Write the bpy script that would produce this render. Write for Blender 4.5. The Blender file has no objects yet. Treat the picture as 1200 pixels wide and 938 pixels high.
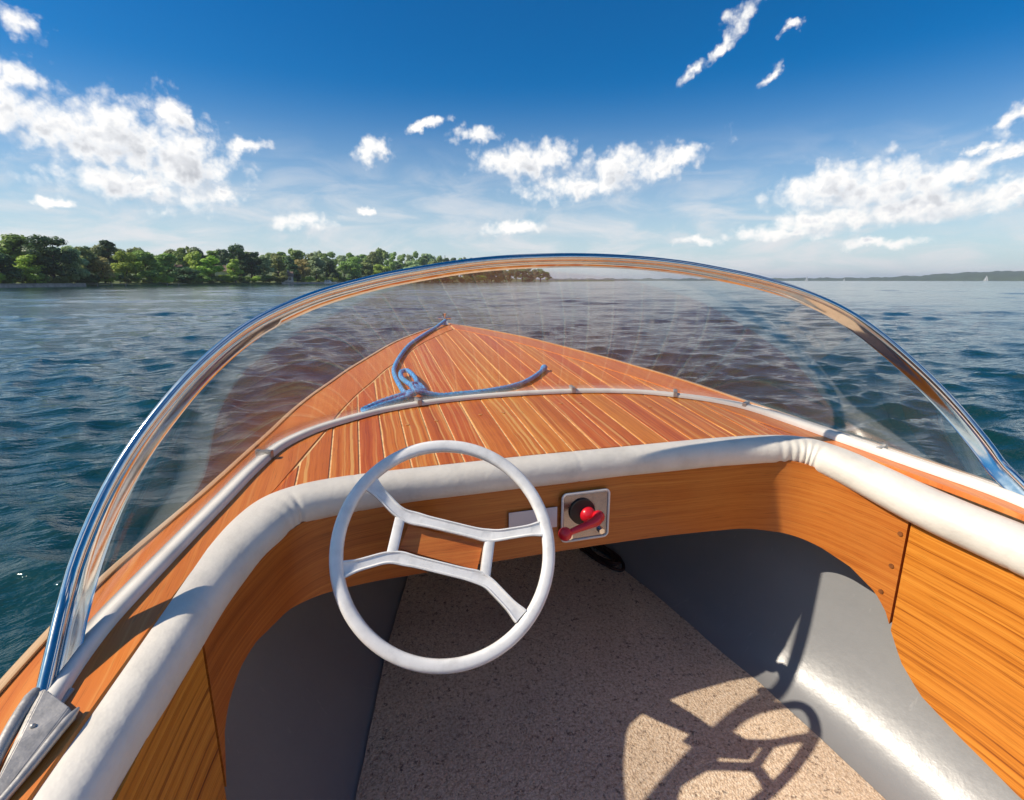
import bpy, bmesh, math, random
import numpy as np
from mathutils import Vector, Matrix

# ------------------------------------------------------------------ camera, world, sun
S = 1.25            # boat drawing units -> metres
CZ = 1.45           # camera height above the water
CX = -0.3858 * S
sc = bpy.context.scene
C = bpy.context.scene.collection
R = math.radians
cd = bpy.data.cameras.new("camera"); cam = bpy.data.objects.new("camera", cd); C.objects.link(cam)
cd.sensor_width = 36.0; cd.lens = 18.0; cd.clip_start = 0.02; cd.clip_end = 20000
cam.location = (CX, 0, CZ)
YAW, PITCH = 0.2866, 0.2292
cam.rotation_euler = (math.pi/2 - PITCH, 0, -YAW)
sc.camera = cam
sc.view_settings.view_transform = 'Standard'; sc.view_settings.look = 'None'
sc.view_settings.exposure = 0.2; sc.view_settings.gamma = 1.0
sc.cycles.max_bounces = 10; sc.cycles.transparent_max_bounces = 12
sc.cycles.caustics_reflective = False; sc.cycles.caustics_refractive = False

SUN_DIR = Vector((-0.585, 0.03, 0.54)).normalized()      # towards the sun
SUN_EL = math.asin(SUN_DIR.z)
SUN_AZ = math.atan2(SUN_DIR.x, SUN_DIR.y)
sl = bpy.data.lights.new("sun", 'SUN'); so = bpy.data.objects.new("sun", sl); C.objects.link(so)
sl.energy = 5.0; sl.angle = R(0.53); sl.color = (1.0, 0.89, 0.74)
so.rotation_euler = (-SUN_DIR).to_track_quat('-Z', 'Y').to_euler()
so.location = (-20, 0, 20)

world = bpy.data.worlds.new("World"); sc.world = world; world.use_nodes = True
world.cycles.sampling_method = 'NONE'     # an even sky: found by the bounced light itself

class NT:
    """small helper round a node tree"""
    def __init__(s, t): s.t = t; s.n = t.nodes; s.l = t.links
    def node(s, typ, **kw):
        n = s.n.new(typ)
        for k, v in kw.items():
            if k == 'inp':
                for i, x in v.items():
                    if isinstance(x, bpy.types.NodeSocket): s.l.new(x, n.inputs[i])
                    else: n.inputs[i].default_value = x
            else: setattr(n, k, v)
        return n
    def math(s, op, a, b=None, c=None, clamp=False):
        n = s.n.new('ShaderNodeMath'); n.operation = op; n.use_clamp = clamp
        for i, x in enumerate((a, b, c)):
            if x is None: continue
            if isinstance(x, bpy.types.NodeSocket): s.l.new(x, n.inputs[i])
            else: n.inputs[i].default_value = x
        return n.outputs[0]
    def vmath(s, op, a, b=None):
        n = s.n.new('ShaderNodeVectorMath'); n.operation = op
        for i, x in enumerate((a, b)):
            if x is None: continue
            if isinstance(x, bpy.types.NodeSocket): s.l.new(x, n.inputs[i])
            else: n.inputs[i].default_value = x
        return n
    def mix(s, fac, a, b, blend='MIX'):
        n = s.n.new('ShaderNodeMix'); n.data_type = 'RGBA'; n.blend_type = blend
        for i, x in ((0, fac), (6, a), (7, b)):
            if isinstance(x, bpy.types.NodeSocket): s.l.new(x, n.inputs[i])
            else: n.inputs[i].default_value = x if i == 0 else (tuple(x) + (1,))[:4]
        return n.outputs[2]
    def ramp(s, fac, stops, interp='LINEAR'):
        n = s.n.new('ShaderNodeValToRGB'); r = n.color_ramp; r.interpolation = interp
        while len(r.elements) < len(stops): r.elements.new(0.5)
        for e, (p, c) in zip(r.elements, stops):
            e.position = p
            e.color = (tuple(c) + (1,))[:4] if isinstance(c, (tuple, list)) else (c, c, c, 1)
        s.l.new(fac, n.inputs[0]); return n.outputs[0]
    def noise(s, vec, scale, detail=4, rough=0.55, dist=0.0):
        n = s.n.new('ShaderNodeTexNoise')
        s.l.new(vec, n.inputs['Vector']); n.inputs['Scale'].default_value = scale
        n.inputs['Detail'].default_value = detail; n.inputs['Roughness'].default_value = rough
        n.inputs['Distortion'].default_value = dist
        return n.outputs[0]
    def smooth(s, x, a, b):
        n = s.n.new('ShaderNodeMapRange'); n.interpolation_type = 'SMOOTHSTEP'
        s.l.new(x, n.inputs[0]); n.inputs[1].default_value = a; n.inputs[2].default_value = b
        return n.outputs[0]

# clouds: (azimuth from the bow, elevation, half width, half height, tilt) in degrees on the sky
CLOUDS = [(-19.24,11.67,5.51,2.55,0),(-14.68,9.81,4.04,2.9,0),(-22.99,11.71,2.87,2.17,0),(-18.61,8.06,4.5,1.49,0),
 (-11.4,8.19,2.11,0.8,0),(-24.88,14.35,1.65,1.46,10),(-25.75,12.53,1.53,1.71,0),(-23.59,18.26,1.58,1.06,-10),
 (-9.04,11.75,2.01,0.71,5),(-24.11,6.23,1.88,0.39,0),(-14.52,13.47,2.7,1.96,0),(2.35,12.3,1.66,0.98,15),
 (7.52,14.92,2.04,0.44,10),(12.75,14.16,2.62,0.83,0),(17.48,11.8,4.24,1.57,0),(20.65,12.32,2.46,1.55,0),
 (24.4,9.64,6.56,1.2,5),(27.11,11.14,4.1,1.55,10),(31.57,11.03,4.12,1.07,18),(16.88,5.47,3.09,0.68,0),
 (-4.37,5.84,3.02,0.96,0),(1.43,7.01,0.76,0.41,0),(37.76,22.1,2.89,1.06,42),(36.05,20.33,2.54,0.75,50),
 (33.92,18.84,1.55,0.78,40),(40.85,17.79,1.83,0.57,38),(42.19,20.86,0.81,0.41,5),(46.74,8.28,4.11,1.71,8),
 (50.57,7.94,3.66,1.78,8),(54.81,8.17,4.36,0.97,15),(58.44,9.24,2.91,0.66,14),(46.08,5.43,5.12,0.89,10),
 (54.58,6.11,4.71,0.93,5),(58.85,6.73,2.43,1.24,15),(51.51,3.28,3.54,0.5,0),(43.39,4.42,4.47,0.62,0),
 (56.35,10.02,0.88,0.49,20),(58.24,11.87,1.54,0.81,30),(52.31,6.09,4.71,1.24,5),(35.37,3.79,2.12,0.66,0),
 (-17.35,10.64,3.66,1.99,0),
 # cloudy sky outside the frame, with extra clouds added to whiten the fill light
 (-40,13,6,3,0),(-52,9,7,2.2,5),(-66,14,5,2.6,0),(-84,8,8,1.8,0),(-105,12,7,2.6,0),(-130,10,8,2.4,0),(-155,13,6,3,0),
 (175,9,8,2,0),(150,12,7,2.6,8),(125,9,8,2,0),(100,11,7,2.2,5),(82,8,8,1.8,6),(70,12,5,1.6,12),(-45,24,4,2,30),(110,26,5,2,30),
 (-120,30,6,2.4,20),(-75,40,9,4,10),(-60,58,10,5,20),(-150,45,10,5,-10),(170,55,10,6,0),(120,48,10,5,15),(80,38,8,4,20),(-100,62,9,5,0),(40,62,8,4,30),(-35,50,7,3,25),(-95,24,7,3,0),(-140,22,8,3,0),(-170,24,8,3,0),(140,22,8,3,0),(95,20,7,3,0),(160,30,6,2.4,-20),(30,36,4,1.5,40),(-10,34,3,1.3,30)]

def build_world():
    def density(full):
        g = bpy.data.node_groups.new("cloud_density", 'ShaderNodeTree')
        g.interface.new_socket("P", in_out='INPUT', socket_type='NodeSocketVector')
        g.interface.new_socket("D", in_out='OUTPUT', socket_type='NodeSocketFloat')
        G = NT(g); gi = g.nodes.new('NodeGroupInput'); go = g.nodes.new('NodeGroupOutput')
        P = gi.outputs[0]
        # warp the plan of each cloud so that the outlines are ragged
        wn = G.node('ShaderNodeTexNoise', inp={'Vector': P, 'Scale': 0.42, 'Detail': 4.0 if full else 2.0, 'Roughness': 0.6})
        w = G.vmath('SUBTRACT', wn.outputs['Color'], (0.5, 0.5, 0.5)).outputs[0]
        w = G.vmath('MULTIPLY', w, (4.2, 2.4, 0)).outputs[0]
        PW = G.vmath('ADD', P, w).outputs[0]
        cur = None
        for a, e, rx, ry, t in CLOUDS:
            m = G.node('ShaderNodeMapping', vector_type='TEXTURE')
            if cur is None: g.links.new(PW, m.inputs['Vector'])
            else:            # evaluated one after the other: the renderer's node stack is short
                ch = G.n.new('ShaderNodeVectorMath'); ch.operation = 'MULTIPLY_ADD'
                g.links.new(cur, ch.inputs[0]); ch.inputs[1].default_value = (1e-6, 1e-6, 0); g.links.new(PW, ch.inputs[2])
                g.links.new(ch.outputs[0], m.inputs['Vector'])
            m.inputs['Location'].default_value = (a, e, 0)
            m.inputs['Rotation'].default_value = (0, 0, R(t))
            q = 1.42 if rx > 3.2 else 1.25; m.inputs['Scale'].default_value = (rx*q, ry*q, 1)
            L = G.vmath('LENGTH', m.outputs[0]).outputs['Value']
            b = G.math('SUBTRACT', 1.0 if t < 36 else 0.72, L)
            cur = b if cur is None else G.math('MAXIMUM', cur, b)
        n1 = G.node('ShaderNodeTexNoise', inp={'Vector': P, 'Scale': 0.62, 'Detail': 7.0 if full else 4.0, 'Roughness': 0.56, 'Distortion': 0.25}).outputs[0]
        vo = G.node('ShaderNodeTexVoronoi', feature='F1', inp={'Vector': G.vmath('ADD', P, G.vmath('MULTIPLY', w, (0.25, 0.3, 0)).outputs[0]).outputs[0], 'Scale': 0.62, 'Detail': 3.0 if full else 1.0, 'Roughness': 0.5})
        d = G.math('ADD', cur, G.math('MULTIPLY', G.math('SUBTRACT', n1, 0.48), 1.15))
        d = G.math('ADD', d, G.math('MULTIPLY', G.math('SUBTRACT', 0.66, vo.outputs['Distance']), 0.62))
        g.links.new(d, go.inputs[0]); return g
    g = density(True); gl_ = density(False)
    W = NT(world.node_tree)
    for n in list(W.n): W.n.remove(n)
    out = W.n.new('ShaderNodeOutputWorld'); bg = W.n.new('ShaderNodeBackground')
    tc = W.n.new('ShaderNodeTexCoord'); V = tc.outputs['Generated']
    sky = W.n.new('ShaderNodeTexSky'); sky.sky_type = 'NISHITA'; sky.sun_disc = False
    sky.sun_elevation = SUN_EL; sky.sun_rotation = SUN_AZ
    sky.altitude = 300; sky.air_density = 1.0; sky.dust_density = 0.6; sky.ozone_density = 3.0
    hsv = W.node('ShaderNodeHueSaturation', inp={'Saturation': SKY_SAT, 'Value': 1.0, 'Color': sky.outputs[0]})
    sx = W.node('ShaderNodeSeparateXYZ', inp={0: V})
    az = W.math('DEGREES', W.math('ARCTAN2', sx.outputs[0], sx.outputs[1]))
    el = W.math('DEGREES', W.math('ARCSINE', sx.outputs[2]))
    P = W.node('ShaderNodeCombineXYZ', inp={0: az, 1: el, 2: 0.0}).outputs[0]
    skyc = W.mix(1.0, hsv.outputs[0], SKY_TINT, 'MULTIPLY')
    # thin high veil towards the horizon, streaky
    m = W.node('ShaderNodeMapping'); W.l.new(P, m.inputs[0]); m.inputs['Scale'].default_value = (0.13, 0.42, 1)
    veiln = W.noise(m.outputs[0], 1.0, 6, 0.6, 0.6)
    low = W.math('SUBTRACT', 1.0, W.smooth(el, 2.0, 15.0))
    veil = W.math('MULTIPLY', W.smooth(veiln, 0.36, 0.70), W.math('MULTIPLY', low, 0.85), clamp=True)
    base_h = W.math('MULTIPLY', W.math('SUBTRACT', 1.0, W.smooth(el, -6.0, 19.0)), 0.97)
    skyc = W.mix(base_h, skyc, VEIL)
    skyc = W.mix(veil, skyc, STREAK)
    g1 = W.node('ShaderNodeGroup'); g1.node_tree = g; W.l.new(P, g1.inputs[0])
    chn = W.n.new('ShaderNodeVectorMath'); chn.operation = 'MULTIPLY_ADD'
    W.l.new(g1.outputs[0], chn.inputs[0]); chn.inputs[1].default_value = (1e-6, 1e-6, 0); W.l.new(P, chn.inputs[2])
    P2 = W.vmath('ADD', chn.outputs[0], (-0.9, 1.1, 0)).outputs[0]
    g2 = W.node('ShaderNodeGroup'); g2.node_tree = gl_; W.l.new(P2, g2.inputs[0])
    D1, D2 = g1.outputs[0], g2.outputs[0]
    alpha = W.smooth(D1, -0.20, 0.66)
    # the side towards the sun is bright, thick parts away from it grey
    lit = W.math('SUBTRACT', D1, D2)
    shade = W.math('ADD', W.math('MULTIPLY', lit, 0.65), 0.82)
    thick = W.math('MULTIPLY', W.smooth(D1, 0.34, 0.95), 0.74)
    shade = W.math('SUBTRACT', shade, thick, clamp=True)
    ccol = W.ramp(shade, [(0.0, CLD_DARK), (0.45, CLD_MID), (0.75, CLD_LIT)])
    col = W.mix(alpha, skyc, ccol)
    W.l.new(col, bg.inputs[0]); bg.inputs[1].default_value = 0.1
    W.l.new(bg.outputs[0], out.inputs[0])

SKY_SAT = 1.5
SKY_TINT = (0.46, 0.92, 0.98)
VEIL = (6.5, 6.95, 7.5); STREAK = (7.6, 7.5, 7.6)
CLD_DARK = (4.9, 5.1, 5.5); CLD_MID = (7.8, 7.9, 8.1); CLD_LIT = (9.7, 9.5, 9.2)
build_world()

# ------------------------------------------------------------------ helpers
WL = {}
def register(o, loc): WL[o.name] = Vector(loc)
def V3(p):                       # boat drawing units -> metres in the world
    p = np.asarray(p, float); q = p * S
    q[..., 2] += CZ
    return q
def mesh(name, verts, faces, mat=None, uv=None, smooth=True, auto=None):
    me = bpy.data.meshes.new(name)
    me.from_pydata([tuple(map(float, v)) for v in verts], [], [tuple(int(i) for i in f) for f in faces])
    if uv is not None:
        l = me.uv_layers.new(name="uv"); idx = np.zeros(len(me.loops), np.int32); me.loops.foreach_get('vertex_index', idx)
        l.data.foreach_set('uv', np.asarray(uv, np.float32)[idx].ravel())
    if smooth: me.polygons.foreach_set('use_smooth', [True]*len(me.polygons))
    if mat: me.materials.append(mat)
    me.update()
    if auto is not None:
        bm = bmesh.new(); bm.from_mesh(me)
        bmesh.ops.recalc_face_normals(bm, faces=bm.faces)
        for e in bm.edges:
            if len(e.link_faces) == 2 and e.calc_face_angle(0) > R(auto): e.smooth = False
        bm.to_mesh(me); bm.free()
    return me
def link(name, me, parent=None, label=None, cat=None, group=None, kind=None, loc=(0, 0, 0)):
    """link a mesh whose coordinates are in the world (loc = its own origin when the mesh is local)"""
    o = bpy.data.objects.new(name, me); C.objects.link(o)
    if parent: o.parent = parent; o.location = Vector(loc) - WL[parent.name]
    else: o.location = loc
    register(o, loc)
    tag(o, label, cat, group, kind)
    return o
def tag(o, label=None, cat=None, group=None, kind=None):
    if label: o['label'] = label
    if cat: o['category'] = cat
    if group: o['group'] = group
    if kind: o['kind'] = kind
def empty(name, loc, label, cat, group=None):
    o = bpy.data.objects.new(name, None); C.objects.link(o); o.location = loc; register(o, loc)
    o.empty_display_size = 0.1
    tag(o, label, cat, group); return o
def resample(pts, n):
    pts = np.asarray(pts, float); pts = catmull(pts, 8)
    d = np.r_[0, np.cumsum(np.linalg.norm(np.diff(pts, axis=0), axis=1))]
    t = np.linspace(0, d[-1], n)
    return np.stack([np.interp(t, d, pts[:, k]) for k in range(pts.shape[1])], 1)
def catmull(p, k):
    p = np.asarray(p, float); q = np.vstack([2*p[0]-p[1], p, 2*p[-1]-p[-2]]); out = []
    for i in range(len(p)-1):
        a, b, c, d = q[i:i+4]
        # centripetal-like safety: limit tangents
        m1 = (c-a)/2; m2 = (d-b)/2; L = np.linalg.norm(c-b)
        for m in (m1, m2):
            l = np.linalg.norm(m)
            if l > L: m *= L/l
        for t in np.linspace(0, 1, k, endpoint=False):
            t2, t3 = t*t, t**3
            out.append((2*t3-3*t2+1)*b + (t3-2*t2+t)*m1 + (-2*t3+3*t2)*c + (t3-t2)*m2)
    out.append(p[-1]); return np.array(out)
def arclen(p): return np.r_[0, np.cumsum(np.linalg.norm(np.diff(p, axis=0), axis=1))]
def frames(path, up=(0, 0, 1)):
    T = np.gradient(path, axis=0); T /= np.linalg.norm(T, axis=1)[:, None]
    up = np.broadcast_to(np.asarray(up, float), path.shape)
    N = np.cross(T, up); N /= np.linalg.norm(N, axis=1)[:, None]+1e-12
    B = np.cross(N, T)
    return T, N, B           # N points to the right of travel, B upwards
def sweep(path, prof, up=(0, 0, 1), closed_prof=True, cap=True, scale=None):
    """prof (k,2) or (n,k,2) in (N,B); returns verts, faces, uv"""
    path = np.asarray(path, float); n = len(path); prof = np.asarray(prof, float)
    if prof.ndim == 2: prof = np.broadcast_to(prof, (n,)+prof.shape)
    if scale is not None: prof = prof*np.asarray(scale)[:, None, None]
    T, N, B = frames(path, up); k = prof.shape[1]
    v = path[:, None] + prof[..., :1]*N[:, None] + prof[..., 1:]*B[:, None]
    L = arclen(path); pl = np.r_[0, np.cumsum(np.linalg.norm(np.diff(prof[0], axis=0), axis=1))]
    uv = np.stack(np.broadcast_arrays(L[:, None], pl[None]), -1).reshape(-1, 2)
    f = []
    for i in range(n-1):
        for j in range(k if closed_prof else k-1):
            a = i*k+j; b = i*k+(j+1) % k
            f.append((a, a+k, b+k, b))
    if cap and closed_prof:
        f.append(tuple(range(k))); f.append(tuple(range((n-1)*k, n*k))[::-1])
    return v.reshape(-1, 3), f, uv
def tube_mesh(name, path, r, mat, k=10, scale=None, lobes=0, twist=0):
    a = np.linspace(0, 2*np.pi, k, endpoint=False)
    path = np.asarray(path, float)
    if lobes:
        L = arclen(path)
        rr = r*(1+0.16*np.cos(lobes*(a[None]+L[:, None]*twist)))
        prof = np.stack([np.cos(a)[None]*rr, np.sin(a)[None]*rr], -1)
    else: prof = np.stack([np.cos(a)*r, np.sin(a)*r], 1)
    # choose an up vector that is never along the path
    T = np.gradient(path, axis=0); T /= np.linalg.norm(T, axis=1)[:, None]
    up = (0, 0, 1) if np.abs(T[:, 2]).max() < 0.93 else ((1, 0, 0) if np.abs(T[:, 0]).max() < 0.93 else (0, 1, 0))
    v, f, uv = sweep(path, prof, up=up, scale=scale)
    return mesh(name, v, f, mat, uv, auto=60)
def grid_faces(n, k, wrap=False):
    f = []
    for i in range(n-1):
        for j in range(k if wrap else k-1):
            a = i*k+j; b = i*k+(j+1) % k; f.append((a, b, b+k, a+k))
    return f
def box_mesh(name, c, half, mat, M=None, bev=0.0):
    bm = bmesh.new(); bmesh.ops.create_cube(bm, size=2.0)
    for v in bm.verts: v.co = Vector((v.co.x*half[0], v.co.y*half[1], v.co.z*half[2]))
    if bev: bmesh.ops.bevel(bm, geom=list(bm.edges), offset=bev, segments=2, affect='EDGES', profile=0.6)
    for v in bm.verts:
        v.co = (M @ v.co if M else v.co) + Vector(c)
    bmesh.ops.recalc_face_normals(bm, faces=bm.faces)
    me = bpy.data.meshes.new(name); bm.to_mesh(me); bm.free(); me.materials.append(mat)
    return me
def disc_mesh(name, c, r, h, mat, M=None, seg=12, r2=None):
    bm = bmesh.new(); bmesh.ops.create_cone(bm, cap_ends=True, segments=seg, radius1=r, radius2=r if r2 is None else r2, depth=h)
    for v in bm.verts: v.co = (M @ v.co if M else v.co) + Vector(c)
    me = bpy.data.meshes.new(name); bm.to_mesh(me); bm.free(); me.materials.append(mat); return me
def ball_mesh(name, c, r, mat, seg=16, sc3=(1, 1, 1)):
    bm = bmesh.new(); bmesh.ops.create_uvsphere(bm, u_segments=seg, v_segments=seg//2+2, radius=r)
    for v in bm.verts: v.co = Vector((v.co.x*sc3[0], v.co.y*sc3[1], v.co.z*sc3[2])) + Vector(c)
    for f in bm.faces: f.smooth = True
    me = bpy.data.meshes.new(name); bm.to_mesh(me); bm.free(); me.materials.append(mat); return me
def hull_mesh(name, pts, mat, bev=0):
    bm = bmesh.new()
    for p in pts: bm.verts.new(p)
    bmesh.ops.convex_hull(bm, input=list(bm.verts))
    for v in [v for v in bm.verts if not v.link_faces]: bm.verts.remove(v)
    bmesh.ops.dissolve_limit(bm, angle_limit=R(2), verts=list(bm.verts), edges=list(bm.edges))
    if bev: bmesh.ops.bevel(bm, geom=list(bm.edges), offset=bev, segments=2, affect='EDGES')
    bmesh.ops.recalc_face_normals(bm, faces=bm.faces)
    me = bpy.data.meshes.new(name); bm.to_mesh(me); bm.free(); me.materials.append(mat); return me

# ------------------------------------------------------------------ materials
def new_mat(name):
    m = bpy.data.materials.new(name); m.use_nodes = True; t = NT(m.node_tree)
    b = m.node_tree.nodes['Principled BSDF']; return m, t, b
def bump(t, b, h, dist, strength=1.0):
    n = t.node('ShaderNodeBump', inp={'Strength': strength, 'Distance': dist, 'Height': h}); t.l.new(n.outputs[0], b.inputs['Normal']); return n
def wood(name, dark, mid, light, streak=70, band=16, pale=0.0, coat=0.14, band_amt=0.5, rough=0.36, narrow=False):
    m, t, b = new_mat(name)
    uvn = t.node('ShaderNodeUVMap', uv_map='uv'); info = t.n.new('ShaderNodeObjectInfo')
    off = t.node('ShaderNodeCombineXYZ', inp={0: t.math('MULTIPLY', info.outputs['Random'], 37.0), 1: t.math('MULTIPLY', info.outputs['Random'], 91.0)})
    uv = t.vmath('ADD', uvn.outputs[0], off.outputs[0]).outputs[0]
    warp = t.noise(uv, 2.2, 3); 
    wv = t.node('ShaderNodeCombineXYZ', inp={1: t.math('MULTIPLY', t.math('SUBTRACT', warp, 0.5), 0.012 if narrow else 0.035)}).outputs[0]
    uw = t.vmath('ADD', uv, wv).outputs[0]
    def st(sx, sy):
        mp = t.node('ShaderNodeMapping'); t.l.new(uw, mp.inputs[0]); mp.inputs['Scale'].default_value = (sx, sy, 1); return mp.outputs[0]
    fine = t.noise(st(2.5, streak*3.0), 1.0, 5, 0.7)
    mids = t.noise(st(0.45 if narrow else 1.1, streak), 1.0, 4, 0.6)
    bands = t.noise(st(0.22 if narrow else 0.7, band), 1.0, 3, 0.5, 0.0 if narrow else 0.4)
    pores = t.noise(st(14, 520), 1.0, 2, 0.5)
    x = t.math('ADD', t.math('MULTIPLY', fine, 0.34), t.math('MULTIPLY', mids, 0.66-band_amt*0.3))
    x = t.math('ADD', x, t.math('MULTIPLY', bands, band_amt*0.3))
    col = t.ramp(x, [(0.40, dark), (0.47, mid), (0.60, light)] if narrow else [(0.33, dark), (0.5, mid), (0.66, light)])
    if pale:
        p = t.ramp(t.noise(st(0.45, streak*1.6), 1.0, 2, 0.5), [(0.57, 0.0), (0.64, 1.0)])
        col = t.mix(t.math('MULTIPLY', p, pale), col, (0.80, 0.43, 0.13))
    pr = t.ramp(pores, [(0.30, 1.0), (0.40, 0.0)])
    col = t.mix(t.math('MULTIPLY', pr, 0.45), col, tuple(c*0.35 for c in dark))
    # each board a little different
    hv = t.node('ShaderNodeHueSaturation', inp={'Hue': t.math('ADD', 0.492, t.math('MULTIPLY', info.outputs['Random'], 0.016)),
        'Saturation': 1.0, 'Value': t.math('ADD', 0.95, t.math('MULTIPLY', info.outputs['Random'], 0.10)), 'Color': col})
    # varnish wear: soft blotches
    big = t.noise(t.node('ShaderNodeTexCoord').outputs['Object'], 5.0, 4, 0.6)
    col = t.mix(t.math('MULTIPLY', t.smooth(big, 0.45, 0.75), 0.25), hv.outputs[0], light)
    t.l.new(col, b.inputs['Base Color'])
    t.l.new(t.math('ADD', rough-0.08, t.math('MULTIPLY', big, 0.16)), b.inputs['Roughness'])
    b.inputs['Coat Weight'].default_value = coat; b.inputs['Coat Roughness'].default_value = 0.12; b.inputs['Coat IOR'].default_value = 1.5
    b.inputs['Specular IOR Level'].default_value = 0.35
    bump(t, b, t.math('ADD', fine, pores), 0.0006, 0.35)
    return m
M_DECK = wood('deck_mahogany', (0.37, 0.074, 0.010), (0.60, 0.158, 0.024), (0.77, 0.285, 0.055), streak=62, pale=0.75, band_amt=0.6)
M_MARGIN = wood('margin_mahogany', (0.52, 0.135, 0.020), (0.65, 0.200, 0.032), (0.74, 0.28, 0.055), streak=45, pale=0.25, band_amt=0.8)
M_DASH = wood('dash_mahogany', (0.27, 0.066, 0.010), (0.47, 0.140, 0.022), (0.60, 0.23, 0.042), streak=100, band_amt=0.9)
M_SIDE = wood('side_sapele', (0.20, 0.042, 0.005), (0.54, 0.168, 0.018), (0.69, 0.265, 0.038), streak=95, band=62, band_amt=1.0, narrow=True)
M_RAIL = wood('pale_wood', (0.42, 0.24, 0.10), (0.58, 0.36, 0.17), (0.70, 0.48, 0.26), streak=60, coat=0.4)
M_HULL = wood('hull_mahogany', (0.20, 0.055, 0.014), (0.32, 0.095, 0.022), (0.42, 0.14, 0.035))
def simple(name, col, rough=0.5, metal=0.0, nscale=30, namt=0.12, bumpd=0.0, bscale=200, coat=0.0, spec=0.5, rvar=0.1):
    m, t, b = new_mat(name); tc = t.n.new('ShaderNodeTexCoord')
    n = t.noise(tc.outputs['Object'], nscale, 5, 0.6)
    c2 = tuple(max(0, c*(1-namt*2)) for c in col); c1 = tuple(min(1, c*(1+namt)) for c in col)
    t.l.new(t.ramp(n, [(0.3, c2), (0.5, col), (0.72, c1)]), b.inputs['Base Color'])
    t.l.new(t.math('ADD', max(rough-rvar/2, 0.02), t.math('MULTIPLY', n, rvar)), b.inputs['Roughness'])
    b.inputs['Metallic'].default_value = metal; b.inputs['Coat Weight'].default_value = coat
    b.inputs['Specular IOR Level'].default_value = spec
    if bumpd: bump(t, b, t.noise(tc.outputs['Object'], bscale, 3, 0.6), bumpd)
    return m
M_CAULK = simple('caulk', (0.86, 0.60, 0.28), 0.6, nscale=60, namt=0.2)
M_VINYL = simple('cream_vinyl', (0.74, 0.69, 0.60), 0.42, nscale=11, namt=0.07, bumpd=0.0016, bscale=38)
M_TRIM = simple('cream_trim', (0.78, 0.74, 0.67), 0.58, nscale=14, namt=0.07)
M_WHITE = simple('white_enamel', (0.80, 0.785, 0.75), 0.32, nscale=34, namt=0.08, coat=0.35, bumpd=0.0006, bscale=40)
M_CHROME = simple('chrome', (0.76, 0.725, 0.675), 0.10, metal=1.0, nscale=70, namt=0.05, rvar=0.07)
M_PEWTER = simple('worn_metal', (0.46, 0.43, 0.39), 0.46, metal=0.65, nscale=40, namt=0.16, bumpd=0.0008, bscale=60)
M_STEEL = simple('dull_steel', (0.30, 0.275, 0.285), 0.22, metal=1.0, nscale=50, namt=0.1)
M_RED = simple('red_plastic', (0.74, 0.014, 0.028), 0.3, nscale=30, namt=0.05, coat=0.3)
M_BLACK = simple('black_rubber', (0.015, 0.015, 0.016), 0.5, nscale=30)
M_CARD = simple('white_card', (0.66, 0.62, 0.62), 0.55, nscale=8, namt=0.04)
M_PLUG = simple('wood_plug', (0.20, 0.065, 0.015), 0.5, nscale=80, namt=0.2)
M_PLUGL = simple('deck_plug', (0.62, 0.27, 0.09), 0.5, nscale=80, namt=0.2)
M_CABLE = simple('dark_rope', (0.035, 0.016, 0.014), 0.7, nscale=90, namt=0.3)
def rope_mat():
    m, t, b = new_mat('blue_rope'); uv = t.node('ShaderNodeUVMap', uv_map='uv')
    mp = t.node('ShaderNodeMapping'); t.l.new(uv.outputs[0], mp.inputs[0]); mp.inputs['Scale'].default_value = (90, 160, 1); mp.inputs['Rotation'].default_value = (0, 0, 0.7)
    n = t.noise(mp.outputs[0], 1.0, 4); tc = t.n.new('ShaderNodeTexCoord'); n2 = t.noise(tc.outputs['Object'], 14, 3)
    c = t.ramp(n, [(0.35, (0.012, 0.16, 0.42)), (0.55, (0.02, 0.36, 0.76)), (0.7, (0.15, 0.56, 0.85))])
    c = t.mix(t.math('MULTIPLY', t.smooth(n2, 0.5, 0.75), 0.5), c, (0.03, 0.30, 0.42))
    t.l.new(c, b.inputs['Base Color']); b.inputs['Roughness'].default_value = 0.8
    bump(t, b, n, 0.002); return m
M_ROPE = rope_mat()
def liner_mat():
    m, t, b = new_mat('grey_gelcoat'); tc = t.n.new('ShaderNodeTexCoord'); O = tc.outputs['Object']
    n = t.noise(O, 3.0, 5, 0.6); s = t.noise(O, 55, 4, 0.7)
    c = t.ramp(n, [(0.3, (0.205, 0.210, 0.216)), (0.6, (0.232, 0.235, 0.238)), (0.8, (0.265, 0.265, 0.265))])
    mp = t.node('ShaderNodeMapping'); t.l.new(O, mp.inputs[0]); mp.inputs['Rotation'].default_value = (0.3, 0.2, 0.6); mp.inputs['Scale'].default_value = (2.5, 26, 9)
    sc_ = t.ramp(t.noise(mp.outputs[0], 2.0, 4, 0.6), [(0.66, 0.0), (0.74, 1.0)])
    c = t.mix(t.math('MULTIPLY', sc_, 0.22), c, (0.42, 0.42, 0.41))
    dirt = t.ramp(s, [(0.66, 0.0), (0.76, 1.0)]); c = t.mix(t.math('MULTIPLY', dirt, 0.25), c, (0.14, 0.13, 0.12))
    t.l.new(c, b.inputs['Base Color'])
    t.l.new(t.math('ADD', 0.20, t.math('MULTIPLY', s, 0.28)), b.inputs['Roughness'])
    bump(t, b, t.math('ADD', t.noise(O, 24, 3), t.math('MULTIPLY', s, 0.5)), 0.003, 0.28); return m
M_LINER = liner_mat()
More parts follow.
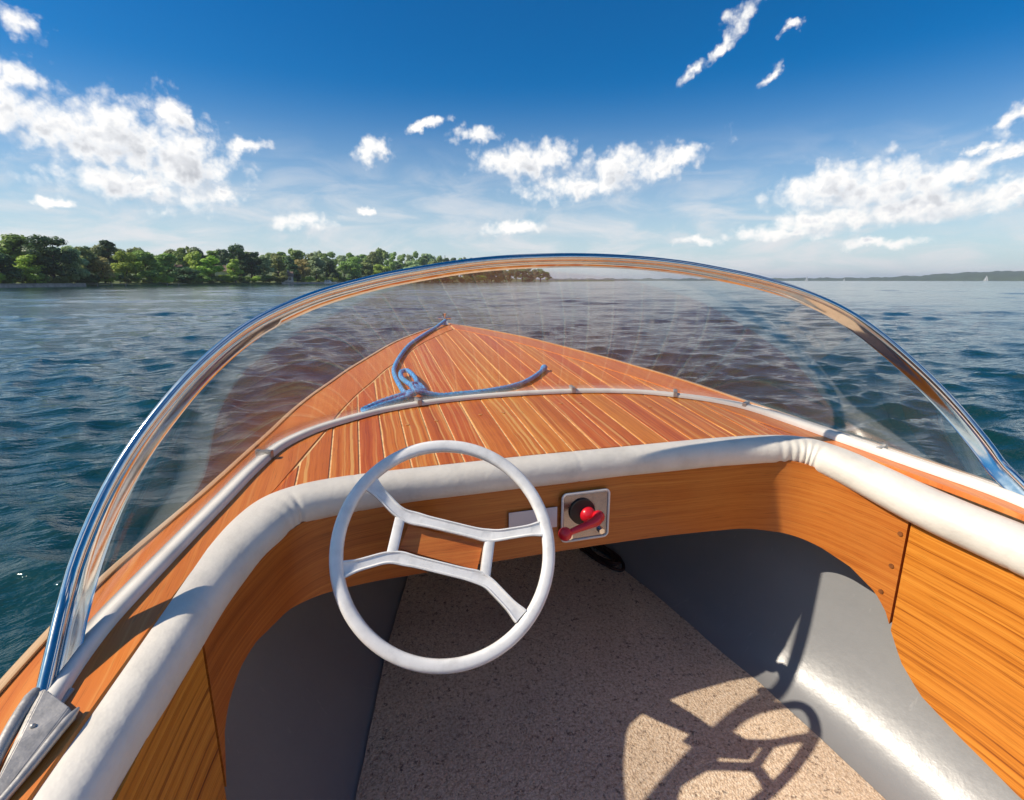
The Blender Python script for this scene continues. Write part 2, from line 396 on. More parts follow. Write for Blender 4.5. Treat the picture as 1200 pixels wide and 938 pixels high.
def carpet_mat():
    m, t, b = new_mat('carpet'); tc = t.n.new('ShaderNodeTexCoord'); O = tc.outputs['Object']
    a = t.noise(O, 130, 3, 0.7); d = t.noise(O, 62, 4, 0.75); e = t.noise(O, 5, 3)
    loop = t.n.new('ShaderNodeTexVoronoi'); t.l.new(O, loop.inputs['Vector']); loop.inputs['Scale'].default_value = 190
    c = t.ramp(a, [(0.32, (0.50, 0.36, 0.235)), (0.5, (0.80, 0.62, 0.44)), (0.68, (0.88, 0.75, 0.58))])
    sp = t.ramp(d, [(0.34, 1.0), (0.43, 0.0)]); c = t.mix(t.math('MULTIPLY', sp, 0.8), c, (0.10, 0.07, 0.055))
    c = t.mix(t.math('MULTIPLY', t.smooth(e, 0.4, 0.75), 0.25), c, (0.36, 0.27, 0.20))
    c = t.mix(t.math('MULTIPLY', loop.outputs['Distance'], 0.35), c, (0.12, 0.085, 0.065))
    t.l.new(c, b.inputs['Base Color']); b.inputs['Roughness'].default_value = 0.95; b.inputs['Specular IOR Level'].default_value = 0.1
    b.inputs['Sheen Weight'].default_value = 0.15
    bump(t, b, t.math('ADD', t.math('MULTIPLY', loop.outputs['Distance'], -1.0), t.math('MULTIPLY', d, 0.8)), 0.003, 0.7); return m
M_CARPET = carpet_mat()
def glass_mat():
    m = bpy.data.materials.new('acrylic'); m.use_nodes = True; t = NT(m.node_tree)
    for n in list(t.n): t.n.remove(n)
    out = t.n.new('ShaderNodeOutputMaterial'); tr = t.n.new('ShaderNodeBsdfTransparent'); gl = t.n.new('ShaderNodeBsdfGlossy'); df = t.n.new('ShaderNodeBsdfDiffuse')
    tr.inputs[0].default_value = (0.965, 0.96, 0.955, 1); gl.inputs['Roughness'].default_value = 0.0
    df.inputs[0].default_value = (0.85, 0.83, 0.8, 1)
    ge = t.n.new('ShaderNodeNewGeometry')
    cs = t.math('ABSOLUTE', t.vmath('DOT_PRODUCT', ge.outputs['Normal'], ge.outputs['Incoming']).outputs['Value'])
    fr = t.node('ShaderNodeMath', operation='MULTIPLY_ADD', inp={0: t.math('POWER', t.math('SUBTRACT', 1.0, cs, clamp=True), 5.0), 1: 0.93, 2: 0.07})
    mx = t.n.new('ShaderNodeMixShader'); t.l.new(fr.outputs[0], mx.inputs[0]); t.l.new(tr.outputs[0], mx.inputs[1]); t.l.new(gl.outputs[0], mx.inputs[2])
    tc = t.n.new('ShaderNodeTexCoord'); O = tc.outputs['Object']
    sm = t.smooth(t.noise(O, 3.5, 5, 0.65, 0.4), 0.5, 0.85)
    mp = t.node('ShaderNodeMapping'); t.l.new(O, mp.inputs[0]); mp.inputs['Rotation'].default_value = (0.2, 0.5, 0.9); mp.inputs['Scale'].default_value = (60, 3, 5)
    scr = t.ramp(t.noise(mp.outputs[0], 1.2, 2), [(0.70, 0.0), (0.76, 1.0)])
    haze = t.math('ADD', 0.008, t.math('ADD', t.math('MULTIPLY', sm, 0.035), t.math('MULTIPLY', scr, 0.006)))
    m2 = t.n.new('ShaderNodeMixShader'); t.l.new(haze, m2.inputs[0]); t.l.new(mx.outputs[0], m2.inputs[1]); t.l.new(df.outputs[0], m2.inputs[2])
    g2 = t.node('ShaderNodeBsdfGlossy', inp={0: (1, 1, 1, 1), 'Roughness': 0.16})     # fine scratches spread the sun's glint
    m3 = t.n.new('ShaderNodeMixShader'); t.l.new(t.math('ADD', 0.006, t.math('MULTIPLY', sm, 0.012)), m3.inputs[0]); t.l.new(m2.outputs[0], m3.inputs[1]); t.l.new(g2.outputs[0], m3.inputs[2])
    t.l.new(m3.outputs[0], out.inputs[0]); return m
M_GLASS = glass_mat()

# ------------------------------------------------------------------ setting: water, far shore
def water():
    rng = np.random.default_rng(4)
    fa = np.radians(np.arange(-75, 90.01, 0.2)); ba = np.radians(np.r_[np.arange(93, 284, 3)])
    ang = np.r_[fa, ba]
    rad = [0.9]
    while rad[-1] < 140: rad.append(rad[-1]*1.0115)
    while rad[-1] < 7000: rad.append(rad[-1]*1.05)
    rad = np.array(rad)
    Rr, Aa = np.meshgrid(rad, ang, indexing='ij')
    X = CX + Rr*np.sin(Aa); Y = Rr*np.cos(Aa); Z = np.zeros_like(X); DX = np.zeros_like(X); DY = np.zeros_like(X)
    dr = np.gradient(rad)[:, None]
    main = R(200)
    patch = 0.72+0.5*np.sin(X*0.21+1.3*np.sin(Y*0.13))*np.sin(Y*0.17+0.6+np.sin(X*0.11))
    for i in range(110):
        lam = 0.16*(1.75/0.16)**(rng.random()**1.2)
        th = main + rng.normal(0, 0.5)
        k = 2*np.pi/lam; amp = 0.0080*lam*(1 if lam < .8 else .42)*rng.uniform(0.6, 1.3)
        fade = np.clip((lam/(dr*2.6)-0.6), 0, 1)*np.clip(1.3-Rr/160, 0, 1)
        ph = k*(X*np.sin(th)+Y*np.cos(th))+rng.random()*6.283
        Z += amp*np.sin(ph)*fade*patch; q = 1.0*amp*np.cos(ph)*fade
        DX += q*np.sin(th); DY += q*np.cos(th)
    for i in range(26):
        lam = 1.9*(7.0/1.9)**rng.random(); th = main+rng.normal(0, 0.5); k = 2*np.pi/lam; amp = 0.0032*lam**0.9*rng.uniform(.6, 1.3)
        fade = np.clip((lam/(dr*2.6)-0.6), 0, 1)*np.clip(Rr/25-.2, 0, 1)
        Z += amp*np.sin(k*(X*np.sin(th)+Y*np.cos(th))+rng.random()*6.283)*fade*patch
    X += DX; Y += DY
    n, k = X.shape
    co = np.stack([X, Y, Z], -1).reshape(-1, 3)
    ii, jj = np.meshgrid(np.arange(n-1), np.arange(k), indexing='ij'); j2 = (jj+1) % k
    F = np.stack([ii*k+jj, ii*k+j2, (ii+1)*k+j2, (ii+1)*k+jj], -1).reshape(-1, 4)[:, ::-1]
    me = bpy.data.meshes.new('water'); me.vertices.add(len(co)); me.vertices.foreach_set('co', co.ravel())
    me.loops.add(F.size); me.loops.foreach_set('vertex_index', F.ravel().astype(np.int32))
    me.polygons.add(len(F)); me.polygons.foreach_set('loop_start', np.arange(0, F.size, 4, dtype=np.int32))
    me.polygons.foreach_set('use_smooth', np.ones(len(F), bool)); me.update(calc_edges=True); me.validate()
    m, t, b = new_mat('lake_water'); tc = t.n.new('ShaderNodeTexCoord'); O = tc.outputs['Object']
    far = t.smooth(t.vmath('LENGTH', O).outputs['Value'], 4.0, 70.0)      # unresolved ripples far out act as roughness
    t.l.new(t.math('ADD', 0.04, t.math('MULTIPLY', far, 0.06)), b.inputs['Roughness'])
    b.inputs['Base Color'].default_value = (0.005, 0.034, 0.036, 1); b.inputs['IOR'].default_value = 1.333
    def wv(scale, sx, sy, rot, det=3):
        mp = t.node('ShaderNodeMapping'); t.l.new(O, mp.inputs[0]); mp.inputs['Scale'].default_value = (sx, sy, 1); mp.inputs['Rotation'].default_value = (0, 0, rot)
        return t.noise(mp.outputs[0], scale, det, 0.6, 0.3)
    h = t.math('ADD', t.math('MULTIPLY', wv(1.0, 2.6, 6.5, R(-18), 5), 0.042), t.math('MULTIPLY', wv(1.0, 0.8, 2.0, R(-24), 3), 0.075))
    h = t.math('ADD', h, t.math('MULTIPLY', wv(1.0, 11, 20, R(-10), 3), 0.009))
    h = t.math('MULTIPLY', h, t.math('SUBTRACT', 1.0, t.math('MULTIPLY', far, 0.58)))
    h = t.math('ADD', h, t.math('MULTIPLY', wv(1.0, 0.20, 0.55, R(-22), 4), t.math('MULTIPLY', far, 0.11)))
    bump(t, b, h, 1.0, 0.72)
    me.materials.append(m)
    link('water', me, label='rippled blue green lake water reaching to the horizon', kind='structure')
water()

def simple_ground(name, c1, c2, scale=0.15):
    m, t, b = new_mat(name); tc = t.n.new('ShaderNodeTexCoord')
    n = t.noise(tc.outputs['Object'], scale, 6, 0.65)
    t.l.new(t.ramp(n, [(0.35, c1), (0.65, c2)]), b.inputs['Base Color']); b.inputs['Roughness'].default_value = 0.9; return m
M_GRASS = simple_ground('bank_grass', (0.045, 0.075, 0.018), (0.11, 0.14, 0.035))
M_STONE = simple_ground('sea_wall_stone', (0.26, 0.25, 0.22), (0.45, 0.43, 0.39), 1.2)
M_FOREST = simple_ground('forest_hill', (0.020, 0.038, 0.014), (0.055, 0.085, 0.030), 0.03)

def px_az(x):                    # bearing of a photo column at the horizon
    u = (x-600)/600.0; F = math.cos(PITCH)+math.tan(PITCH)*math.sin(PITCH)
    return math.atan2(u, F)+YAW
def px_scale(x):                 # metres per photo pixel per metre of distance, at the horizon
    u = (x-600)/600.0
    return 1/(600*math.sqrt(u*u+1/math.cos(PITCH)**2)*math.cos(PITCH))*math.cos(PITCH)
SHORE = [(-420, 150), (-150, 148), (0, 158), (75, 170), (150, 184), (225, 200), (300, 222), (370, 262), (430, 320), (520, 430), (600, 600), (660, 800), (720, 1000)]
def shore_r(x): return float(np.interp(x, [s[0] for s in SHORE], [s[1] for s in SHORE]))
def at(x, back=0.0, z=0.0):
    a = px_az(x); r = shore_r(x)+back
    return Vector((CX+r*math.sin(a), r*math.cos(a), z))
def bank_z(back, x=0):           # the bank rises gently inland, less so along the receding shore
    return float(np.interp(x, [380, 640], [1, .12]))*float(np.interp(back, [0, 1.2, 10, 40, 90, 200], [-0.3, 0.55, 0.9, 2.2, 5.0, 14.0]))

def shore():
    xs = np.arange(-420, 721, 10.0); bk = [0, 0.6, 1.2, 4, 10, 20, 40, 65, 90, 140, 200]
    v = []; rng = np.random.default_rng(8)
    for x in xs:
        w = rng.normal(0, 0.5)
        for i, b in enumerate(bk):
            p = at(x, b+w, bank_z(b, x)+(rng.normal(0, 0.12) if i > 2 else 0)); v.append(p)
    f = grid_faces(len(xs), len(bk))
    link('shore_ground', mesh('shore_ground', v, f, M_GRASS, auto=80), label='grassy bank along the wooded left shore', kind='structure')
shore()

def far_ridge():
    rng = np.random.default_rng(5); az = np.radians(np.arange(-180, 180.01, 0.25)); n = len(az)
    deg = np.degrees(az)
    h = np.interp(deg, [-180, -120, -60, 0, 10, 30, 45, 51, 54, 57, 61, 70, 85, 110, 180], [30, 22, 14, 12, 12, 13, 15, 17, 26, 40, 48, 55, 40, 30, 30])
    h = h + 2.2*np.sin(deg*3.1)+1.2*np.sin(deg*9.7+1)
    h += rng.normal(0, 0.9, n); h[-1] = h[0]
    v = []; r0 = 3000
    for a, hh in zip(az, h):
        for r, k in ((r0, -0.01), (r0+25, 0.28), (r0+90, 0.62), (r0+220, 0.88), (r0+420, 1.0), (r0+800, 0.6)):
            v.append((CX+r*math.sin(a), r*math.cos(a), hh*k+(rng.normal(0, 1.4) if 0 < k < 1 else 0)))
    link('far_hills', mesh('far_hills', v, grid_faces(n, 6), M_FOREST, auto=180), label='low wooded hills on the far side of the lake', kind='structure')
far_ridge()

# ------------------------------------------------------------------ trees
def leaf_mat(name, c1, c2, c3):
    m, t, b = new_mat(name); info = t.n.new('ShaderNodeObjectInfo')
    at_ = t.node('ShaderNodeAttribute', attribute_name='leaf'); r = at_.outputs['Fac']
    c = t.ramp(r, [(0.0, c1), (0.5, c2), (1.0, c3)])
    hv = t.node('ShaderNodeHueSaturation', inp={'Hue': t.math('ADD', 0.485, t.math('MULTIPLY', info.outputs['Random'], 0.03)), 'Saturation': 1.0,
         'Value': t.math('ADD', 0.8, t.math('MULTIPLY', info.outputs['Random'], 0.4)), 'Color': c})
    for n in [b]: t.n.remove(n)
    d = t.node('ShaderNodeBsdfDiffuse', inp={0: hv.outputs[0]}); tl = t.node('ShaderNodeBsdfTranslucent', inp={0: hv.outputs[0]})
    g = t.node('ShaderNodeBsdfGlossy', inp={0: (1, 1, 1, 1), 'Roughness': 0.5})
    mx = t.node('ShaderNodeMixShader', inp={0: 0.42, 1: d.outputs[0], 2: tl.outputs[0]})
    m2 = t.node('ShaderNodeMixShader', inp={0: 0.03, 1: mx.outputs[0], 2: g.outputs[0]})
    t.l.new(m2.outputs[0], t.n['Material Output'].inputs[0]); return m
LEAF = {
 'mid': leaf_mat('leaf_mid', (0.141, 0.244, 0.056), (0.244, 0.370, 0.081), (0.357, 0.512, 0.114)),
 'dark': leaf_mat('leaf_dark', (0.046, 0.103, 0.046), (0.086, 0.170, 0.062), (0.141, 0.231, 0.076)),
 'bright': leaf_mat('leaf_bright', (0.231, 0.357, 0.051), (0.384, 0.537, 0.076), (0.565, 0.719, 0.126)),
 'pale': leaf_mat('leaf_pale', (0.205, 0.307, 0.141), (0.357, 0.460, 0.216), (0.537, 0.640, 0.334)),
 'tan': leaf_mat('leaf_tan', (0.307, 0.283, 0.090), (0.486, 0.423, 0.141), (0.691, 0.603, 0.231)),
 'olive': leaf_mat('leaf_olive', (0.141, 0.193, 0.056), (0.244, 0.295, 0.086), (0.357, 0.398, 0.126)),
}
M_BARK = simple('bark', (0.075, 0.055, 0.04), 0.9, nscale=6, namt=0.25)
def crown_mesh(name, seed, shape, nl, mat, leaf=0.034):
    """unit tree: height 1, crown radius about 0.36; leaf clumps spread through lumpy boughs"""
    rng = np.random.default_rng(seed); cl = []
    nb = {'round': 17, 'tall': 20, 'cone': 24, 'umbrella': 9, 'bush': 12}[shape]
    for i in range(nb):
        a = rng.uniform(0, 6.283); u = rng.random()
        if shape == 'round':
            z = 0.26+0.66*u; e = math.sqrt(max(0.02, 1-((z-0.55)/0.42)**2)); r = 0.28*e*math.sqrt(rng.random()); br = rng.uniform(0.09, 0.155)
        elif shape == 'tall':
            z = 0.16+0.76*u; e = math.sqrt(max(0.05, 1-((z-0.50)/0.48)**2)); r = 0.20*e*math.sqrt(rng.random()); br = rng.uniform(0.08, 0.13)
        elif shape == 'cone':
            z = 0.12+0.80*u; e = (1.0-z)*0.9+0.08; r = 0.26*e*rng.random()**0.4; br = 0.05+0.09*e
        elif shape == 'umbrella':
            z = 0.74+0.18*u; r = 0.26*math.sqrt(rng.random()); br = rng.uniform(0.09, 0.13)
        else:
            z = 0.18+0.62*u; e = math.sqrt(max(0.05, 1-((z-0.42)/0.5)**2)); r = 0.34*e*math.sqrt(rng.random()); br = rng.uniform(0.12, 0.2)
        cl.append((r*math.cos(a), r*math.sin(a), z, br))
    if shape == 'umbrella': cl += [(0.10, 0.02, 0.5, 0.07), (-0.08, 0.05, 0.42, 0.06), (0.04, -0.08, 0.3, 0.06)]
    w = np.array([c[3]**2 for c in cl]); w /= w.sum()
    v, f, val = [], [], []
    for i in range(nl):
        c = cl[rng.choice(len(cl), p=w)]
        d = rng.normal(size=3); d /= np.linalg.norm(d); rad = c[3]*rng.uniform(0.55, 1.08)
        p = np.array(c[:3])+d*rad*np.array([1, 1, 0.8])
        nrm = d+rng.normal(size=3)*0.38+np.array([0, 0, 0.35]); nrm /= np.linalg.norm(nrm)
        t = np.cross(nrm, rng.normal(size=3)); t /= np.linalg.norm(t); b = np.cross(nrm, t)
        s = leaf*rng.uniform(0.6, 1.35)
        k = len(v); s2 = s*rng.uniform(0.55, 0.9)
        v += [p-t*s, p-b*s2*0.8+t*s*0.1, p+t*s*0.9+nrm*s*0.3, p+b*s2]
        f.append((k, k+1, k+2, k+3)); val += [float(np.clip(0.5+rng.normal(0, 0.28), 0, 1))]*4
    me = mesh(name, v, f, mat, smooth=False)
    a = me.attributes.new('leaf', 'FLOAT', 'POINT'); a.data.foreach_set('value', np.array(val, np.float32))
    return me, cl
def trunk_mesh(name, seed, cl, shape):
    rng = np.random.default_rng(seed); v, f = [], []
    def limb(pts, r0, r1, k=6):
        pts = np.array(pts); n = len(pts); base = len(v)
        for i, p in enumerate(pts):
            r = r0+(r1-r0)*i/(n-1)
            for j in range(k):
                a = 6.283*j/k; v.append((p[0]+r*math.cos(a), p[1]+r*math.sin(a), p[2]))
        for i in range(n-1):
            for j in range(k):
                q = base+i*k; f.append((q+j, q+(j+1) % k, q+k+(j+1) % k, q+k+j))
    top = 0.72 if shape != 'cone' else 0.95
    limb([(0, 0, -0.03), (rng.normal(0, .006), rng.normal(0, .006), 0.15), (rng.normal(0, .012), rng.normal(0, .012), 0.4), (rng.normal(0, .02), rng.normal(0, .02), top)], 0.026, 0.008)
    for c in cl[:9]:
        z0 = max(0.12, c[2]-0.22); limb([(0, 0, z0), (c[0]*0.5, c[1]*0.5, z0+0.1), (c[0], c[1], c[2])], 0.010, 0.004, 4)
    return mesh(name, v, f, M_BARK)
PROTO = {}
def proto(shape, kind, var):
    key = (shape, kind, var)
    if key not in PROTO:
        sd = abs(hash((shape, var))) % 1000 if False else {'round': 1, 'tall': 2, 'cone': 3, 'umbrella': 4, 'bush': 5}[shape]*17+var*5
        me, cl = crown_mesh('crown', sd, shape, 3400 if shape != 'umbrella' else 1300, LEAF[kind], 0.030)
        PROTO[key] = (me, trunk_mesh('trunk', sd+1, cl, shape))
    return PROTO[key]
trng = random.Random(3)
def tree(x, top, width, shape, kind, back, label, name='broadleaf_tree', group=None, cat='tree'):
    """x: bearing given as photo column, top/width: apparent size of the crown there"""
    var = trng.randrange(3); cme, tme = proto(shape, kind, var)
    p = at(x, back, bank_z(back, x)-0.1); d = (p-Vector((CX, 0, 0))).length
    m = px_scale(x)*d
    h = max(2.0, (328.6-top)*m+CZ-p.z)
    wd = width*m*(1.28 if shape != 'umbrella' else 1.1)
    nat = {'round': 0.80, 'tall': 0.58, 'cone': 0.50, 'umbrella': 0.72, 'bush': 0.95}[shape]
    o = bpy.data.objects.new(name, None); C.objects.link(o); o.location = p; register(o, p); o.empty_display_size = 0.5
    sx = wd/nat
    o.scale = (sx, sx, h/0.98); o.rotation_euler = (0, 0, trng.uniform(0, 6.28))
    tag(o, label, cat, group)
    for nm, me in (('crown', cme), ('trunk', tme)):
        c = bpy.data.objects.new(nm, me); C.objects.link(c); c.parent = o
    return o
TREES = [
 (-70, 286, 60, 'round', 'mid', 9, 'spreading green tree outside the left picture edge'),
 (-28, 292, 50, 'round', 'dark', 8, 'dark tree just outside the left picture edge'),
 (4, 297, 48, 'round', 'dark', 6, 'dark green tree at the far left end of the shore'),
 (22, 276, 42, 'tall', 'mid', 20, 'tallest green tree, at the left end of the shore behind the dark one'),
 (33, 299, 36, 'round', 'bright', 9, 'yellow green sunlit tree in front of the tallest tree'),
 (64, 281, 50, 'round', 'dark', 7, 'broad very dark tree left of the pale narrow one'),
 (91, 290, 22, 'tall', 'pale', 5, 'narrow pale grey green tree right of the broad dark tree'),
 (106, 291, 26, 'tall', 'olive', 8, 'olive green tree between the pale narrow tree and the tan tree'),
 (123, 302, 28, 'round', 'tan', 5, 'tan yellowish round tree near the wooden jetty'),
 (132, 282, 26, 'cone', 'dark', 28, 'tall dark conifer rising behind the tan tree'),
 (150, 296, 28, 'round', 'bright', 8, 'bright yellow green tree right of the tan tree'),
 (174, 296, 40, 'round', 'mid', 7, 'wide mid green tree right of the bright yellow green tree'),
 (196, 298, 26, 'tall', 'mid', 14, 'slender green tree left of the villa'),
 (214, 310, 30, 'bush', 'dark', 5, 'low dark tree beside the second jetty'),
 (230, 297, 26, 'round', 'bright', 12, 'bright green round tree above the low dark tree'),
 (246, 301, 32, 'round', 'bright', 7, 'light green tree left of the pale lakeside house'),
 (276, 304, 15, 'tall', 'bright', 5, 'slim yellow green tree in front of the umbrella shaped pine'),
 (284, 288, 22, 'umbrella', 'dark', 12, 'umbrella shaped pine with a bare trunk'),
 (296, 296, 26, 'tall', 'dark', 10, 'very dark tree right of the umbrella shaped pine'),
 (311, 300, 18, 'tall', 'pale', 8, 'pale green narrow tree right of the very dark tree'),
 (328, 299, 22, 'round', 'olive', 8, 'olive tree above the low boathouse'),
 (341, 299, 17, 'cone', 'dark', 9, 'dark conifer left of the yellow olive tree'),
 (355, 304, 22, 'round', 'tan', 6, 'yellow olive round tree left of the moored white cruiser'),
 (371, 301, 20, 'tall', 'pale', 8, 'pale green tree directly left of the moored white cruiser'),
 (387, 304, 26, 'round', 'dark', 8, 'dark tree right behind the moored white cruiser'),
 (397, 316, 11, 'bush', 'bright', 4, 'small bright bush right of the moored white cruiser'),
 (413, 303, 26, 'round', 'mid', 6, 'round mid green tree right of the small bright bush'),
 (431, 304, 16, 'tall', 'olive', 7, 'olive tree right of the round mid green tree'),
 (446, 311, 22, 'round', 'bright', 5, 'bright green tree just left of the white moored dinghies'),
 (468, 309, 13, 'cone', 'dark', 5, 'slim black green conifer near the white moored dinghies'),
 (484, 307, 22, 'round', 'pale', 6, 'pale green tree right of the slim black green conifer'),
 (506, 306, 20, 'round', 'olive', 8, 'olive tree right of the pale green tree at the receding shore'),
 (530, 307, 20, 'round', 'mid', 8, 'mid green tree above the left shoulder of the windscreen frame'),
 (556, 309, 18, 'round', 'dark', 8, 'small dark tree second from the right end of the tree line'),
 (580, 310, 16, 'round', 'olive', 8, 'small olive tree at the right end of the tree line'),
]
for x, top, w, sh, kd, bk, lb in TREES:
    tree(x, top, w, sh, kd, bk, lb, name={'cone': 'conifer_tree', 'umbrella': 'pine_tree', 'bush': 'bush'}.get(sh, 'broadleaf_tree'), cat='bush' if sh == 'bush' else 'tree',
         group='trees along the left shore')
SHORT = ['tree left of the picture', 'dark tree at the picture edge', 'far left dark tree', 'tallest tree', 'yellow green sunlit tree', 'broad very dark tree', 'narrow pale tree', 'olive tree by the narrow pale one',
 'tan tree', 'tall dark conifer', 'bright yellow green tree', 'wide mid green tree', 'slender tree by the villa', 'low dark tree', 'bright round tree', 'light green tree by the house', 'slim yellow green tree',
 'umbrella pine', 'very dark tree by the pine', 'pale narrow tree', 'olive boathouse tree', 'dark conifer by the boathouse', 'yellow olive tree', 'pale tree by the cruiser', 'dark tree behind the cruiser',
 'small bright bush', 'round mid green tree', 'olive tree', 'bright tree by the dinghies', 'slim black green conifer', 'pale tree past the conifer', 'olive tree on the receding shore', 'tree above the frame shoulder',
 'second last tree', 'last tree of the row']
def beside(x):
    if x > 590:
        return 'along', ('first', 'second', 'third', 'fourth', 'fifth', 'sixth', 'seventh', 'eighth', 'ninth', 'tenth', 'eleventh', 'twelfth', 'thirteenth', 'fourteenth', 'fifteenth')[min(14, int((x-590)/7))]+' stretch of shore seen under the frame'
    i = min(range(len(TREES)), key=lambda k: abs(TREES[k][0]-x)); d = x-TREES[i][0]
    return ('left of' if d < -4 else 'right of' if d > 4 else 'at'), SHORT[i]
# second row: crowns that only show above the front row
sky_x = [-120, -20, 0, 20, 45, 65, 85, 100, 115, 130, 150, 170, 185, 200, 230, 260, 283, 300, 340, 400, 420, 445, 480, 500, 540, 580, 610, 660, 720]
sky_y = [290, 292, 292, 290, 291, 290, 291, 292, 290, 288, 293, 294, 301, 293, 292, 294, 297, 297, 295, 297, 299, 294, 299, 298, 302, 306, 312, 320, 325]
x = -110.0; i = 0
while x < 645:
    top = float(np.interp(x, sky_x, sky_y))+trng.uniform(-1.5, 2.5)
    if x > 560: top = max(top, float(np.interp(x, [560, 690], [303, 322])))
    w = trng.uniform(15, 24) if x < 320 else trng.uniform(12, 19)
    if x > 520: w *= 0.8
    kd = trng.choice(['dark', 'olive', 'mid', 'dark'] if x < 320 else ['mid', 'olive', 'dark', 'mid', 'pale'])
    sh = trng.choice(['tall', 'round', 'cone'] if kd == 'dark' else ['round', 'tall'])
    word = {'dark': 'dark green', 'olive': 'olive green', 'mid': 'mid green', 'pale': 'pale green'}[kd]
    typ = 'conifer' if sh == 'cone' else 'broadleaf tree'
    tree(x, top, w, sh, kd, trng.uniform(30, 60) if x < 560 else trng.uniform(4, 20), (lambda r: f'{word} {typ} '+('on' if r[0] == 'along' else 'rising behind' if r[0] == 'at' else 'behind, '+r[0])+f' the {r[1]}')(beside(x)),
         name='conifer_tree' if sh == 'cone' else 'broadleaf_tree', group=f'{word} {typ}s in the back row of the wood')
    x += w*0.62; i += 1
SEEN = set()
# undergrowth along the bank
for x in np.arange(-60, 600, 8.0):
    k = trng.choice(['mid', 'dark', 'bright', 'olive'])
    w = {'mid': 'mid green', 'dark': 'dark green', 'bright': 'bright green', 'olive': 'olive green'}[k]
    x = x+trng.uniform(-3, 3); rel, ref = beside(x); rel = 'at the foot of' if rel == 'at' else 'low down just '+rel
    tree(x, trng.uniform(318, 323) if x < 340 else trng.uniform(320, 324), trng.uniform(10, 17), 'bush', k, trng.uniform(2.5, 6.5),
         f'{w} bush {rel} the {ref}' if (w, rel, ref) not in SEEN else f'smaller {w} bush {rel} the {ref}', name='bush', group=f'low {w} bushes along the left bank', cat='bush')
    SEEN.add((w, rel, ref))

# ------------------------------------------------------------------ things along the shore
M_WALLW = simple('white_render', (0.66, 0.62, 0.56), 0.8, nscale=0.7, namt=0.06)
M_ROOF = simple('tile_roof', (0.20, 0.13, 0.10), 0.8, nscale=1.5, namt=0.15)
M_PANE = simple('window_pane', (0.03, 0.04, 0.05), 0.1, nscale=1, namt=0.1)
M_JETTY = simple('grey_timber', (0.30, 0.27, 0.23), 0.8, nscale=2, namt=0.15)
M_BOATW = simple('white_gelcoat', (0.80, 0.80, 0.78), 0.3, nscale=0.8, namt=0.03)
M_SAIL = simple('sail_cloth', (0.82, 0.81, 0.78), 0.8, nscale=0.8, namt=0.03)
def facing(x): return Matrix.Rotation(-px_az(x), 3, 'Z')
def house(x, back, w, d, h, label, name='house'):
    M = facing(x)
    p = at(x, back, bank_z(back)-0.2); t = empty(name, p, label, 'house')
    link('wall', box_mesh('wall', p+Vector((0, 0, h/2)), (w/2, d/2, h/2), M_WALLW, M), t)
    rp = [p+M @ Vector(q) for q in ((-w/2-.4, -d/2-.4, h), (w/2+.4, -d/2-.4, h), (-w/2-.4, d/2+.4, h), (w/2+.4, d/2+.4, h), (-w/2-.2, 0, h+d*.42), (w/2+.2, 0, h+d*.42))]
    rf = link('roof', hull_mesh('roof', rp, M_ROOF), t)
    link('chimney', box_mesh('chimney', p+M @ Vector((w*.2, d*.12, h+d*.42)), (.3, .3, .7), M_WALLW, M), rf)
    for i in range(3):
        for j in range(2 if h > 4.5 else 1):
            q = p+M @ Vector(((i-1)*w*.29, -d/2-.03, 1.6+j*2.7))
            wd = link('window', box_mesh('window', q, (.62, .05, .75), M_BOATW, M), t)
            link('pane', box_mesh('pane', q+M @ Vector((0, -.05, 0)), (.5, .012, .63), M_PANE, M), wd)
house(203, 16, 6, 5, 3.6, 'pale villa with red roof half hidden between shore trees')
house(264, 14, 6, 5, 4.0, 'pale lakeside house with red roof left of the slim yellow tree')
house(335, 7, 6, 5, 2.6, 'low boathouse with red roof under the olive tree', 'boathouse')
def jetty(x0, x1, label):
    a = at((x0+x1)/2, -2.5, 0.0); M = facing((x0+x1)/2); d = a.length
    L = (x1-x0)*px_scale((x0+x1)/2)*d
    t = empty('jetty', a, label, 'jetty', 'jetties on the left shore')
    for i in range(int(L/0.9)):
        link('plank', box_mesh('plank', a+M @ Vector((-L/2+.45+i*.9, 0, .55+trng.uniform(-.015, .015))), (.43, .8, .05), M_JETTY, M), t)
    for i in range(int(L/3)+1):
        for s in (-.7, .7): link('post', disc_mesh('post', a+M @ Vector((-L/2+.3+i*3, s, .1)), .1, 1.2, M_JETTY, seg=8), t)
jetty(101, 146, 'grey timber jetty below the tan yellowish tree')
jetty(196, 217, 'short grey timber jetty below the low dark tree')
def sea_wall(x0, x1, label):
    xs = np.arange(x0, x1+.1, 4.0); v, f = [], []
    t = empty('sea_wall', at((x0+x1)/2, -.6, 0), label, 'wall')
    v = []
    for x in xs:
        for b, z in ((-.9, -.4), (-.8, .62), (-.3, .66), (-.2, -.4)): v.append(at(x, b, z))
    link('wall', mesh('wall', v, grid_faces(len(xs), 4, True), M_STONE, auto=30), t)
    v = []
    for x in xs:
        for b, z in ((-1.0, .665), (-1.0, .80), (-.2, .80), (-.2, .665)): v.append(at(x, b, z))
    link('coping', mesh('coping', v, grid_faces(len(xs), 4, True), M_STONE, auto=30), t)
sea_wall(-60, 100, 'low grey stone wall along the water below the dark trees')
sea_wall(330, 440, 'low stone quay wall below the trees near the white boats')
